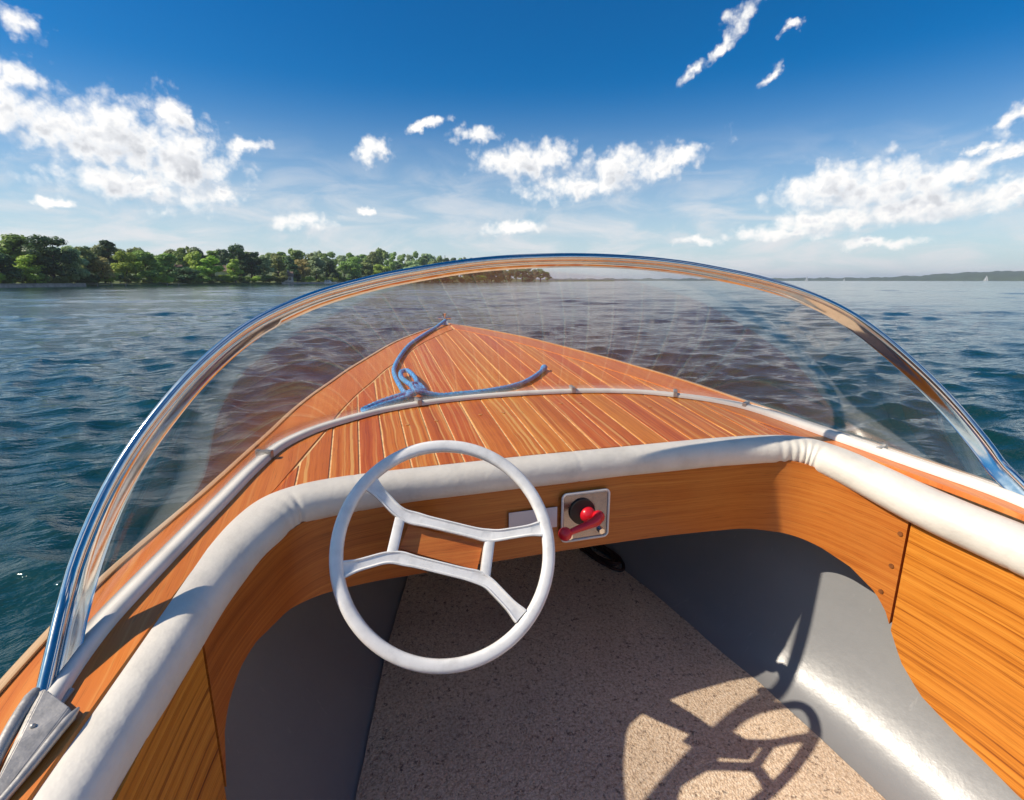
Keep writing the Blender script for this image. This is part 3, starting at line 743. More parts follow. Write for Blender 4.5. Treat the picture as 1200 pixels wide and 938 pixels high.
def motorboat(x, out, L, label, cabin=True, rot=0.2):
    p = at(x, -out, 0.0); M = facing(x) @ Matrix.Rotation(rot, 3, 'Z'); t = empty('motorboat', p, label, 'boat', 'white boats moored at the left shore')
    v = []; ys = np.linspace(-1, 1, 9)
    for y in ys:
        wv = .16*L*math.sqrt(max(0.0, 1-max(0, y)**2.2))+0.01
        for s, z in ((-1, .55+.2*max(0, y)), (-.8, -.2), (.8, -.2), (1, .55+.2*max(0, y))):
            q = M @ Vector((y*L/2, s*wv, z)); v.append(p+q)
    link('hull', mesh('hull', v, grid_faces(9, 4, True)+[(0, 1, 2, 3), (35, 34, 33, 32)], M_BOATW, auto=30), t)
    if cabin:
        pts = [p+M @ Vector(q) for q in ((-.25*L, -.11*L, .55), (-.25*L, .11*L, .55), (.2*L, -.11*L, .55), (.2*L, .11*L, .55), (-.22*L, -.09*L, 1.65), (-.22*L, .09*L, 1.65), (.06*L, -.09*L, 1.65), (.06*L, .09*L, 1.65))]
        cb = link('cabin', hull_mesh('cabin', pts, M_BOATW), t)
        link('window', box_mesh('window', p+M @ Vector((-.08*L, -.108*L, 1.2)), (.12*L, .03, .22), M_PANE, M), cb)
motorboat(385, 5, 8.0, 'white moored cabin cruiser in front of the dark tree', rot=0.15)
motorboat(407, 4, 4.5, 'small white open boat right of the moored cabin cruiser', False, -.1)
motorboat(461, 6, 6.0, 'white moored dinghy below the slim black green conifer', True, .1)
motorboat(473, 5, 5.0, 'low white dinghy touching the windscreen frame from outside', False, .3)
def sailboat(x, dist, h, label, lean=0.06):
    a = px_az(x); p = Vector((CX+dist*math.sin(a), dist*math.cos(a), 0)); M = facing(x) @ Matrix.Rotation(0.5, 3, 'Z') @ Matrix.Rotation(lean, 3, 'X')
    t = empty('sailboat', p, label, 'sailboat', 'sailboats far out on the lake'); L = h*.75
    v = []; ys = np.linspace(-1, 1, 9)
    for y in ys:
        wv = .15*L*(1-abs(y)**2.5)+0.02
        for s, z in ((-1, .9), (-.6, -.3), (.6, -.3), (1, .9)): v.append(p+M @ Vector((y*L/2, s*wv, z)))
    link('hull', mesh('hull', v, grid_faces(9, 4, True), M_BOATW), t)
    link('mast', tube_mesh('mast', [p+M @ Vector((.05*L, 0, .8)), p+M @ Vector((.05*L, 0, h*.5)), p+M @ Vector((.05*L, 0, h))], .1, M_PEWTER, 6), t)
    for nm, pts in (('main_sail', ((.03*L, 0, h*.98), (.03*L, 0, 1.8), (-.42*L, .06*L, 1.8))), ('head_sail', ((.08*L, 0, h*.85), (.47*L, .02*L, 1.3), (.09*L, .05*L, 1.5)))):
        A_, B_, C_ = (np.array(q) for q in pts); v = []; f = []; n = 8
        for off in (0, .03):
            for i in range(n+1):
                for j in range(n+1):
                    u = i/n; w = j/n; q = A_*(1-u)+(B_*(1-w)+C_*w)*u; q = q+np.array([0, .5*math.sin(math.pi*w)*u+off, 0]); v.append(p+M @ Vector(q))
        k = n+1
        for o in (0, k*k): f += [tuple(o+q for q in g) for g in grid_faces(k, k)]
        link(nm, mesh(nm, v, f, M_SAIL), t)
sailboat(945, 1500, 13, 'white sailboat just right of the windscreen frame on the horizon')
sailboat(989, 2000, 9, 'tiny white sailboat right of the larger one on the horizon', -.05)
sailboat(1155, 1900, 16, 'white sailboat in front of the far hill at the right')

# ------------------------------------------------------------------ the boat
ORIGIN = Vector((0, 0.7*S, CZ-0.95*S))
boat = empty('motor_launch', ORIGIN, 'varnished mahogany launch with curved windscreen and white steering wheel, seen from its cockpit', 'boat')
def gz(y): y = np.asarray(y, float); return -.449+.1338*y-.0108*y*y
WY = np.array([-1.9, -1.4, -.6, 0, .3, .54, .7, .9, 1.04, 1.14, 1.26, 1.377, 1.48, 1.6, 1.78, 1.9, 2.0, 2.17, 2.28, 2.33, 2.354])
WX = np.array([.68, .735, .775, .772, .758, .738, .71, .647, .608, .580, .550, .513, .474, .430, .352, .300, .25, .145, .065, .024, .0])
_fy = np.linspace(-1.9, 2.354, 700)
_c = np.stack([WX, WY], 1); _cc = catmull(_c, 20)
def wid(y): return np.interp(y, _cc[:, 1], _cc[:, 0])
def zd(x, y):
    w = np.maximum(wid(y), 1e-3); return gz(y)+.007*(1-np.clip(np.abs(x)/w, 0, 1)**2)
PAN = np.array([(.68, -1.85), (.672, -1.4), (.66, -.4), (.636, 0), (.62, .2), (.60, .40), (.59, .5), (.577, .6), (.563, .68), (.54, .74), (.513, .79), (.475, .825), (.42, .842), (.36, .849), (.2, .854), (0, .856)])
def dright(y):                   # the starboard side sits a little further out abreast of the wheel
    t = np.clip((.74-np.asarray(y, float))/.26, 0, 1); return .016*t*t*(3-2*t)
def both(h): return np.vstack([np.c_[h[:, 0]+dright(h[:, 1]), h[:, 1]], (h[:-1]*[-1, 1])[::-1]])
def both_pan(h):                 # likewise the port panel stands a little further out
    t = np.clip((.76-h[:, 1])/.2, 0, 1); L = np.c_[h[:, 0]+.013*t*t*(3-2*t), h[:, 1]]
    return np.vstack([np.c_[h[:, 0]+dright(h[:, 1]), h[:, 1]], (L[:-1]*[-1, 1])[::-1]])
PANF = resample(both_pan(PAN), 361)              # right aft -> front -> left aft
GUN = both(np.stack([WX, WY], 1))
GUNF = resample(GUN, 361)
PADO = np.array([(.745, -1.86), (.745, -1.4), (.735, -.4), (.718, 0), (.704, .2), (.688, .40), (.672, .5), (.655, .6), (.64, .68), (.612, .775), (.581, .838), (.548, .872), (.50, .893), (.43, .904), (.3, .909), (0, .911)])
PADF = resample(both(PADO), 361)

# deck base (pale caulk shows between the planks)
def deck_base():
    # pad outer line to gunwale, ruled; both lines matched by angle round a centre well aft
    n = 241
    T = np.gradient(PADF, axis=0); T /= np.linalg.norm(T, axis=1)[:, None]; I = PADF+np.stack([-T[:, 1], T[:, 0]], 1)*.014; G = GUNF
    v = []; k = 9
    for i in range(361):
        a = I[i]; b = G[i]*np.array([.992, 1.0]) - np.array([0, .006 if abs(G[i][0]) < .1 else 0])
        for j in range(k):
            q = a+(b-a)*j/(k-1); v.append((q[0], q[1], zd(q[0], q[1])-.0016))
        for j in range(k)[::-1]:
            q = a+(b-a)*j/(k-1); v.append((q[0], q[1], zd(q[0], q[1])-.020))
    return mesh('deck_base', V3(v), grid_faces(361, 2*k, True), M_CAULK, auto=40)
link('deck_base', deck_base(), boat)

MB = .112                                        # margin board width
def margin(side):
    yi = np.r_[np.linspace(-1.84, 2.18, 150), np.linspace(2.19, 2.345, 16)]; v = []; uv = []
    for y in yi:
        w = float(wid(y))+(float(dright(y)) if side > 0 else 0); slope = (float(wid(y-.01))-float(wid(y+.01)))/.02
        xo = w-.004; xi = max(w-MB*math.sqrt(1+slope*slope), 0.0035)
        if y < .93:
            xi = max(xi, float(np.interp(y, PADO[:, 1], PADO[:, 0]))-.03+(float(dright(y)) if side > 0 else 0)) if y < .80 else xi
        xo = max(xo, xi+.001)
        xm = [xi, xi+.002, xi*.66+xo*.34, xi*.34+xo*.66, xo-.002, xo]
        dz = [-.0012, .0005, .0005, .0005, .0005, -.0012]
        row = [(side*x, y, float(zd(x, y))+d) for x, d in zip(xm, dz)]+[(side*xo, y, float(zd(xo, y))-.009), (side*xi, y, float(zd(xi, y))-.009)]
        v += row; uv += [((y+slope*.3*w)*S, x*S) for x in xm+[xo, xi]]
    return mesh('margin_board', V3(v), grid_faces(len(yi), 8, True), M_MARGIN, uv, auto=40)
link('margin_board', margin(1), boat); link('margin_board', margin(-1), boat)
_wy = np.linspace(.86, 2.35, 600); _sl = -np.gradient(wid(_wy), _wy)
_in = wid(_wy)-MB*np.sqrt(1+_sl**2)-.0045
def y_end(x):
    ok = np.where(_in >= abs(x))[0]; return float(_wy[ok[-1]]) if len(ok) else None
SEAMS = [-.562, -.508, -.4545, -.403, -.357, -.311, -.2614, -.2134, -.160, -.105, -.0495, .0057, .0625, .1129, .1682, .224, .2806, .336, .392, .447, .502, .557]
def y_start(x): return float(np.interp(-abs(x), -PADO[:, 0][::-1][::-1], PADO[:, 1])) if False else float(np.interp(abs(x), PADO[::-1, 0][:10], PADO[::-1, 1][:10]))-.012
for a, b in zip(SEAMS[:-1], SEAMS[1:]):
    a2, b2 = a+.0016, b-.0016; xs = [a2, a2+.0010, (a2+b2)/2, b2-.0010, b2]
    v, uv = [], []; N = 18
    es = [y_end(x) for x in xs]
    es = [max(e or 0.0, y_start(x)+.002) for e, x in zip(es, xs)]
    if max(e-y_start(x) for e, x in zip(es, xs)) < .01: continue
    for i in range(N+1):
        t = i/N; row = []
        for j, x in enumerate(xs):
            y0 = y_start(x); y = y0+(es[j]-y0)*t
            row.append((x, y, float(zd(x, y))+(-.0008 if j in (0, 4) else 0))); uv.append((y*S, x*S))
        for x, j in ((b2, 4), (a2, 0)):
            y0 = y_start(x); y = y0+(es[j]-y0)*t; row.append((x, y, float(zd(x, y))-.009)); uv.append((y*S, x*S))
        v += row
    link('deck_plank', mesh('deck_plank', V3(v), grid_faces(N+1, 7, True)+[tuple(range(7)), tuple(range(N*7, N*7+7))[::-1]], M_DECK, uv, auto=35), boat)
# rub rail round the gunwale
gp = np.c_[GUNF, gz(GUNF[:, 1])]
v, f, uv = sweep(V3(gp), np.array([(-.006, -.03), (.014, -.03), (.016, -.014), (.012, -.002), (.003, .0045), (-.006, .004)])*[1, 1])
link('rub_rail', mesh('rub_rail', v, f, M_RAIL, uv, auto=50), boat)
# planking of the hull outside
def hull():
    v = []; uv = []; ys = np.r_[np.linspace(-1.85, 2.0, 40), np.linspace(2.05, 2.352, 14)]
    for side in (1,):
        for y in ys:
            w = float(wid(y)); z0 = float(gz(y)); fw = max(0, (y-1.2)/1.15)
            pr = [(w, z0-.012), (w*.985-.0, z0-.12), (w*(.95-.25*fw), z0-.42), (w*(.88-.45*fw), -1.10+.12*fw), (w*(.55-.35*fw), -1.24+.28*fw), (0.0, -1.30+.42*fw**2)]
            full = pr+[(-x, z) for x, z in pr[::-1][1:]]
            for x, z in full: v.append((x, y, z)); uv.append((y*S, (z+x)*S))
    k = 11
    f = grid_faces(len(ys), k)+[tuple(range(k))]
    return mesh('hull', V3(v), f, M_HULL, uv, auto=40)
link('hull', hull(), boat)

# grey moulded liner and carpeted floor
XFY = np.array([-1.85, -1.0, -.3, .3, .53, .683, .80, .842, 1.0, 1.118, 1.387, 1.6, 1.9]); XFX = np.array([.56, .55, .535, .505, .489, .466, .446, .434, .40, .375, .297, .23, .12])
def xf(y): return np.interp(y, XFY, XFX)
def zf(y): return -.9903+.1032*np.asarray(y)
def liner():
    ys = np.linspace(-1.83, 1.95, 84); v = []
    for y in ys:
        w = float(wid(y)); a = min(float(xf(y)), w-.10); z = float(zf(y)); xs_ = w-.055; half = [(0, z), (a*.5, z), (a, z)]
        a2 = a+.004
        P0, P1, P2 = np.array([a2, z+.001]), np.array([a2+.62*(xs_-a2), z+.008]), np.array([xs_, z+.31])
        for t in np.linspace(.06, 1, 14): half.append(tuple((1-t)**2*P0+2*t*(1-t)*P1+t*t*P2))
        top = float(gz(y))-.024
        half += [(xs_+.012, z+.31+(top-z-.31)*.5), (w-.024, top)]
        full = [(-x, zz) for x, zz in half[::-1]]+half[1:]
        v += [(x, y, zz) for x, zz in full]
    k = len(full)
    return mesh('hull_liner', V3(v), grid_faces(len(ys), k)+[tuple(range(k)), tuple(range((len(ys)-1)*k, len(ys)*k))[::-1]], M_LINER, auto=50)
link('hull_liner', liner(), boat)
def carpet():
    ys = np.linspace(-1.8, 1.62, 72); v = []; rng = np.random.default_rng(2); k = 15
    for y in ys:
        a = float(xf(y))-.001; z = float(zf(y))
        for j in range(k):
            t = -1+2*j/(k-1); x = t*a; e = .009 if 0 < j < k-1 else .004
            v.append((x+rng.normal(0, .0008)*(j in (0, k-1)), y, z+e+rng.normal(0, .0004)))
        v += [(a, y, z-.003), (-a, y, z-.003)]
    return mesh('floor_carpet', V3(v), grid_faces(len(ys), k+2, True)+[tuple(range(k+2)), tuple(range(71*(k+2), 72*(k+2)))[::-1]], M_CARPET, auto=60)
link('floor_carpet', carpet(), boat)

# wooden coaming panels: dash and sides
LR = np.array([(-1.9, -.98), (-.6, -.93), (0, -.89), (.2, -.868), (.412, -.8364), (.4629, -.8182), (.5059, -.8024), (.569, -.7695), (.6066, -.7261), (.6268, -.6845), (.6467, -.6361), (.668, -.608), (.6937, -.5904), (.7144, -.575), (.7635, -.5559), (.7982, -.5470), (.8332, -.5400), (.8499, -.5290), (.854, -.524), (.856, -.5225)])
LL = np.array([(-1.9, -.98), (-.6, -.93), (0, -.88), (.2, -.855), (.4057, -.825), (.47, -.80), (.52, -.775), (.56, -.735), (.588, -.69), (.6036, -.6478), (.6186, -.5634), (.628, -.545), (.6403, -.530), (.6701, -.510), (.7072, -.5000), (.7776, -.503), (.8339, -.5170), (.8474, -.5195), (.85, -.5205), (.8544, -.522), (.856, -.5225)])
def zlow(x, y): T = LR if x > 0 else LL; return float(np.interp(y, T[:, 0], T[:, 1]))
PA = resample(both_pan(PAN), 1401)
PAL = arclen(PA)
# seam arc positions: right at y=.628, left at y=.58
iR = int(np.argmin(np.abs(PA[:700, 1]-.631))); iL = 700+int(np.argmin(np.abs(PA[700:, 1]-.602)))
T2 = np.gradient(PA, axis=0); T2 /= np.linalg.norm(T2, axis=1)[:, None]
NO = np.stack([T2[:, 1], -T2[:, 0]], 1)          # outboard
def panel(i0, i1, mat, step=3, slant=0.0):
    idx = list(range(i0, i1, step))+[i1]; v = []; uv = []; H = 7
    for i in idx:
        x, y = PA[i]; zt = float(gz(y))-.026-(.030 if x > 0 else .010)*min(1, max(0, (.84-y)/.22)); zl = zlow(x, y)
        for j in range(H):
            z = zt+(zl-zt)*j/(H-1); v.append((x, y, z)); uv.append((PAL[i]*S, (z-.1338*y)*S))
        xo, yo = PA[i]+NO[i]*.013
        for j in range(H)[::-1]:
            z = zt+(zl-zt)*j/(H-1); v.append((xo, yo, z)); uv.append((PAL[i]*S, (z-.1338*y)*S))
    k = 2*H
    return mesh('coaming_panel', V3(v), grid_faces(len(idx), k, True)+[tuple(range(k)), tuple(range((len(idx)-1)*k, len(idx)*k))[::-1]], mat, uv, auto=40)
dash = link('dash_panel', panel(iR+1, iL-1, M_DASH, 2), boat)
side_r = link('side_panel', panel(0, iR, M_SIDE), boat)
side_l = link('side_panel', panel(iL, 1400, M_SIDE), boat)
for (x, y, z) in ((.5745, .645, -.469), (.5725, .652, -.539), (.571, .658, -.600)):
    i = int(np.argmin(np.linalg.norm(PA[:700]-[x, y], axis=1))); q = PA[i]-NO[i]*.0008
    M = Vector((-NO[i][0], -NO[i][1], 0)).to_track_quat('Z', 'Y').to_matrix()
    link('screw_plug', disc_mesh('screw_plug', V3((q[0], q[1], z)), .0055, .003, M_PLUG, M, 12), dash)

# padded cream roll round the cockpit edge
def pad():
    n = 1501; P = resample(both(PADO), n); T = np.gradient(P, axis=0); T /= np.linalg.norm(T, axis=1)[:, None]; NI = np.stack([-T[:, 1], T[:, 0]], 1)
    dist = np.array([np.sqrt(((PA[::2]-q)**2).sum(1).min()) for q in P])       # the roll covers the top edge of the panel
    sd = np.clip((.84-P[:, 1])/.22, 0, 1); sd = sd*sd*(3-2*sd); right = P[:, 0] > 0
    hw = (dist+.007)/2; hw = hw*(1-sd)+np.where(right, .0465, .031)*sd
    hh = .030+np.where(right, .006, 0)*sd; dz = -.022+np.where(right, -.022, -.008)*sd; ins = np.where(right, .012, .008)*sd
    ker = np.hanning(81); ker /= ker.sum()
    hw, hh, dz, ins = (np.convolve(np.pad(q, 40, mode='edge'), ker, mode='valid') for q in (hw, hh, dz, ins))
    path = P+NI*(hw+ins)[:, None]; z = gz(P[:, 1])+dz
    L = arclen(P); mid = L[n//2]; s = L-mid
    a = np.linspace(0, 2*np.pi, 28, endpoint=False); prof = np.zeros((n, 28, 2))
    ca, sa = np.cos(a), np.sin(a); e = .86
    bx = np.sign(ca)*np.abs(ca)**e; by = np.sign(sa)*np.abs(sa)**e
    rng = np.random.default_rng(6)
    for i in range(n):
        k = np.ones(28)
        inner = np.clip(-ca, 0, 1)               # left of travel = inboard
        # gathers at the right corner, creases at the left one, seams
        for c0, wdt, dep in ((-.60, .004, .10), (-.575, .0045, .13), (-.548, .005, .15), (-.522, .0045, .13), (-.497, .005, .12), (-.47, .004, .07), (.535, .003, .09), (.565, .005, .03), (.60, .005, .03)):
            g = math.exp(-((s[i]-c0)/wdt/2.2)**2); k = k-dep*g*inner**.8
        for c0 in (.0, .415, -.95, 1.6, -1.6):
            k = k-.022*math.exp(-((s[i]-c0)/.0035)**2)
        k = k+.012*math.sin(s[i]*31+1)*inner+.01*math.sin(s[i]*17)
        prof[i, :, 0] = bx*hw[i]*k; prof[i, :, 1] = by*hh[i]*k
    p3 = np.c_[path, z]
    return sweep(V3(p3), prof*S)
v, f, uv = pad()
padm = mesh('padded_roll', v, f, M_VINYL, uv, auto=75)
padded = link('padded_roll', padm, boat)
# metal edging and tacks where the roll meets the deck
ep = PADF + 0; T = np.gradient(ep, axis=0); T /= np.linalg.norm(T, axis=1)[:, None]; NI = np.stack([-T[:, 1], T[:, 0]], 1)
ed = np.c_[ep-NI*.003, gz(ep[:, 1])+.003]
sel = np.where(ep[:, 1] < .53)[0]
for grp in (sel[sel < 180], sel[sel > 180]):
    v, f, uv = sweep(V3(ed[grp]), np.array([(-.003, -.006), (.003, -.006), (.0025, .0006), (0, .0018), (-.0025, .0006)])*S)
    link('edging', mesh('edging', v, f, M_PEWTER, uv, auto=60), padded)
tack0 = None
for i in list(range(24, 130, 5))+list(range(232, 340, 5)):
    q = ep[i]-NI[i]*.010; c = V3((q[0], q[1], float(zd(q[0], q[1]))+.001))
    if tack0 is None: tack0 = ball_mesh('tack', (0, 0, 0), .0032, M_PEWTER, 8, (1, 1, .5))
    link('tack', tack0, padded, loc=c)
# small pale plugs in the deck
plug0 = disc_mesh('deck_plug', (0, 0, 0), .0055, .0012, M_PLUGL, None, 12)
for x, y in ((-.300, 1.105), (-.235, 1.115), (-.13, 1.13), (-.075, 1.13), (.135, 1.16), (.085, 1.165), (.30, 1.10)):
    link('deck_plug', plug0, boat, loc=V3((x, y, float(zd(x, y))+.0006)))
# bow fitting
bp = V3((-.022, 2.300, float(zd(0, 2.30))))
bc = link('bow_cleat', disc_mesh('bow_cleat', Vector(bp)+Vector((0, 0, .008)), .022, .016, M_CHROME, None, 16, .017), boat)
link('post', tube_mesh('post', [Vector(bp)+Vector((0, 0, h)) for h in (.01, .03, .05, .062)], .010, M_CHROME, 12, [1, .8, .8, 1.25]), bc)
link('cross_bar', tube_mesh('cross_bar', [Vector(bp)+Vector((d, 0, .035)) for d in (-.035, -.02, 0, .02, .035)], .006, M_CHROME, 8), bc)

# ------------------------------------------------------------------ windscreen
BASE = np.array([(.688, .500), (.6865, .55), (.680, .60), (.668, .65), (.655, .70), (.638, .765), (.615, .85), (.590, .945), (.556, 1.04), (.505, 1.105), (.445, 1.15), (.345, 1.203), (.2, 1.238), (0, 1.25)])
TOP = np.array([(.693, .500), (.6965, .535), (.7005, .585), (.692, .62), (.673, .66), (.643, .70), (.592, .748), (.53, .787), (.45, .815), (.36, .834), (.285, .845), (.2, .855), (.11, .861), (0, .8635)])
NB = 161
bs = resample(both(BASE), NB); ts = resample(both(TOP), NB)
bs3 = np.c_[bs, zd(bs[:, 0], bs[:, 1])+.006]
tz = np.where(ts[:, 1] < .585, np.maximum(-1.0787+1.3*ts[:, 1], -.376+.70*(ts[:, 1]-.503)), -1.0787+1.3*ts[:, 1]); ts3 = np.c_[ts, np.maximum(tz, gz(ts[:, 1])+.006)]
# lower bead
v, f, uv = sweep(V3(np.c_[bs, zd(bs[:, 0], bs[:, 1])]), np.array([(-.0120, .0005), (.0120, .0005), (.0120, .0045), (.0095, .0085), (.0075, .0070), (.0015, .0085), (-.004, .0110), (-.0095, .0095), (-.0120, .005)])*S, scale=1+.12*np.clip((np.abs(bs[:, 0])-.35)/.25, 0, 1)+.42*np.clip((bs[:, 0]-.5)/.12, 0, 1))
wind = link('windscreen_bead', mesh('windscreen_bead', v, f, M_TRIM, uv, auto=60), boat)
# glass: two faces 4 mm apart
def glass():
    K = 14; v = []; outn = []
    a = bs3; b = ts3
    ru = b-a; T = np.gradient(a, axis=0); nn = np.cross(T, ru+np.array([0, -.02, .02])); nn /= np.linalg.norm(nn, axis=1)[:, None]+1e-9
    for off in (0.0, .0028):
        for i in range(NB):
            for j in range(K):
                t = j/(K-1); p = a[i]+ru[i]*t-nn[i]*(.012*math.sin(math.pi*t)*min(1, np.linalg.norm(ru[i])/.3)); v.append(p+nn[i]*off)
    f = grid_faces(NB, K); m = NB*K
    f = f+[tuple(q+m for q in g)[::-1] for g in f]
    return mesh('screen_pane', V3(v), f, M_GLASS)
pane = link('screen_pane', glass(), boat)
# chrome frame along the top edge
def frame():
    T, N, B = frames(ts3)
    down = bs3-ts3; L = np.linalg.norm(down, axis=1); d = down/(L[:, None]+1e-9)
    ok = np.where(L > .05)[0]
    for i in range(NB):
        if L[i] <= .05: d[i] = d[ok[0]] if i < ok[0] else d[ok[-1]]
    d = d-(d*T).sum(1)[:, None]*T; d /= np.linalg.norm(d, axis=1)[:, None]
    nrm = np.cross(T, d); nrm /= np.linalg.norm(nrm, axis=1)[:, None]   # across the glass
    # channel section: round bead along the outer edge, hollow face, lip at the lower edge
    a = np.linspace(R(35), R(325), 10)
    def ring(lo, w):
        bead = [(.0045-.0062*math.cos(t)*1.0, .0066*math.sin(t)) for t in a]
        up = [(.0105, .0030), (.0115, .0048), (w*.55, .0058), (w*.86, .0048), (w-.001, .0060), (w, .0035)]
        lowr = [(w, -.0035), (w-.001, -.0060), (w*.86, -.0048), (w*.55, -.0058), (.0115, -.0048), (.0105, -.0030)]
        return up+lowr+[(q[0], q[1]) for q in [(.0045-.0062*math.cos(t), -.0066*math.sin(t)) for t in np.linspace(R(215), R(505), 1)]][:0]+[(.0045+.0062*math.cos(t), .0066*math.sin(t)) for t in np.linspace(R(-42), R(-318), 12)]
    v = []; lens = []
    for i in range(NB):
        q = min(1, max(0, (abs(ts[i][0])-.35)/.3)); rr = ring(0, .026+.005*q*q*(3-2*q)); k = len(rr)
        for x, y in rr: v.append(ts3[i]+d[i]*x+nrm[i]*y)
    return mesh('screen_frame', V3(v), grid_faces(NB, k, True)+[tuple(range(k)), tuple(range((NB-1)*k, NB*k))[::-1]], M_CHROME, auto=28)
link('screen_frame', frame(), boat)
# end brackets: tapering casting with two legs and a web
def bracket(sd):
    def D(x, y, h): return V3((sd*x+(float(dright(y)) if sd > 0 else 0), y, float(zd(x, y))+h))
    web = hull_mesh('end_bracket', [D(.694, .506, .013), D(.688, .508, .0145), D(.660, .485, .010), D(.652, .478, .003), D(.695, .506, .001), D(.676, .418, .004), D(.684, .412, .005), D(.680, .406, .001), D(.684, .455, .011)], M_PEWTER, .001)
    br = link('end_bracket', web, boat)
    link('leg', tube_mesh('leg', resample([D(.696, .511, .011), D(.697, .48, .010), D(.694, .44, .008), D(.685, .39, .004)], 16), .0058*S, M_PEWTER, 14, np.r_[.75, np.linspace(1.1, .62, 15)]), br)
    link('leg', tube_mesh('leg', resample([D(.654, .486, .006), D(.660, .462, .006), D(.668, .43, .005), D(.680, .395, .003)], 16), .0042*S, M_PEWTER, 12, np.r_[.3, .75, np.linspace(1.0, .8, 14)]), br)
    link('rivet', ball_mesh('rivet', D(.680, .470, .0115), .003, M_PEWTER, 8), br)
bracket(1); bracket(-1)
# clips over the bead
bl = arclen(bs)
for x, y in ((-.577, 1.0), (-.262, 1.225), (.150, 1.246), (.5525, 1.052), (.42, 1.165), (.64, .75)):
    i = int(np.argmin(np.linalg.norm(bs-[x, y], axis=1))); T = bs[min(i+1, NB-1)]-bs[i-1]; T /= np.linalg.norm(T)
    M = Matrix.Rotation(math.atan2(T[1], T[0]), 3, 'Z'); c = Vector(V3((bs[i][0], bs[i][1], float(zd(*bs[i])))))
    cl = link('clip', box_mesh('clip', c+Vector((0, 0, .011)), (.0065, .0185, .010), M_PEWTER, M, .002), boat)
    out_ = Vector((T[1], -T[0], 0))
    link('screw', disc_mesh('screw', c+out_*.016+Vector((0, 0, .014)), .006, .016, M_PEWTER, None, 8), cl)

# ------------------------------------------------------------------ steering wheel
WK = 1.11
WC = Vector(V3((-.3858+.0928*WK, .6181*WK, -.3463*WK))); nrm = Vector((0, -math.cos(.6093), math.sin(.6093))); e1 = Vector((1, 0, 0)); e2 = nrm.cross(e1)
def W3(p, h=0.0): return WC+(e1*p[0]+e2*p[1]+nrm*h)*(S*WK)
WM = Matrix((e1, e2, nrm)).transposed()
def wheel_rim():
    n = 96; k = 14; v = []; a = np.linspace(0, 2*np.pi, n, endpoint=False); b = np.linspace(0, 2*np.pi, k, endpoint=False)
    for t in a:
        for u in b:
            r = .1407+.0086*np.sign(math.cos(u))*abs(math.cos(u))**.75; h = .0072*np.sign(math.sin(u))*abs(math.sin(u))**.75
            v.append(W3((r*math.cos(t), r*math.sin(t)), h))
    f = []
    for i in range(n):
        for j in range(k): f.append((i*k+j, ((i+1) % n)*k+j, ((i+1) % n)*k+(j+1) % k, i*k+(j+1) % k))
    return mesh('steering_wheel', v, f, M_WHITE, auto=60)
wheel = link('steering_wheel', wheel_rim(), boat)
ND = {'A': (-.0935, .0985), 'B': (-.0565, .0514), 'C': (.0607, .0069), 'D': (.1345, .0077), 'E': (-.1345, -.0085), 'F': (-.073, .0006), 'G': (.0451, -.046), 'H': (.0845, -.100)}
def spoke(nodes, hs, w0):
    q = [np.array((*ND[n], h)) for n, h in zip(nodes, hs)]
    ctl = [q[0]]
    for i in (1, 2):                              # round each bend over a short length
        a, b, c = q[i-1], q[i], q[i+1]; u = b+(a-b)*min(.3, .016/np.linalg.norm(a-b)); w = b+(c-b)*min(.3, .016/np.linalg.norm(c-b))
        ctl += [u*(1-t)**2+2*b*t*(1-t)+w*t*t for t in np.linspace(0, 1, 7)]
    ctl.append(q[3]); ctl = np.array(ctl); d = arclen(ctl); t = np.linspace(0, d[-1], 60)
    pts = np.stack([np.interp(t, d, ctl[:, k]) for k in range(3)], 1)
    p = np.array([W3(q[:2], q[2]) for q in pts])
    L = np.linspace(0, 1, 60); e = np.minimum(L, 1-L)*2
    wd = w0*(1+.40*np.exp(-(e/.10)**2)+.16*np.exp(-((e-.60)/.10)**2))
    # channel with a raised edge on both sides
    pr = np.array([(-.5, -.28), (.5, -.28), (.5, .30), (.40, .34), (.28, .22), (-.28, .22), (-.40, .34), (-.5, .30)])
    prof = pr[None]*wd[:, None, None]*np.array([1, 1])*S*WK
    prof[..., 1] = pr[None, :, 1]*w0*S*WK*.95
    v, f, uv = sweep(p, prof, up=tuple(nrm))
    return mesh('spoke', v, f, M_WHITE, auto=40)
link('spoke', spoke('ABCD', (.0, -.007, -.007, .0), .0150), wheel)
link('spoke', spoke('EFGH', (.0, -.007, -.007, .0), .0150), wheel)
for a, b in (('B', 'F'), ('C', 'G')):
    p = np.array([W3((np.array(ND[a])*(1-t)+np.array(ND[b])*t), -.008) for t in np.linspace(.08, .92, 8)])
    pr = np.array([(-.5, -.32), (.5, -.32), (.5, .32), (.3, .42), (-.3, .42), (-.5, .32)])*.0135*S*WK
    v, f, uv = sweep(p, pr, up=tuple(nrm)); link('cross_bar', mesh('cross_bar', v, f, M_WHITE, auto=40), wheel)
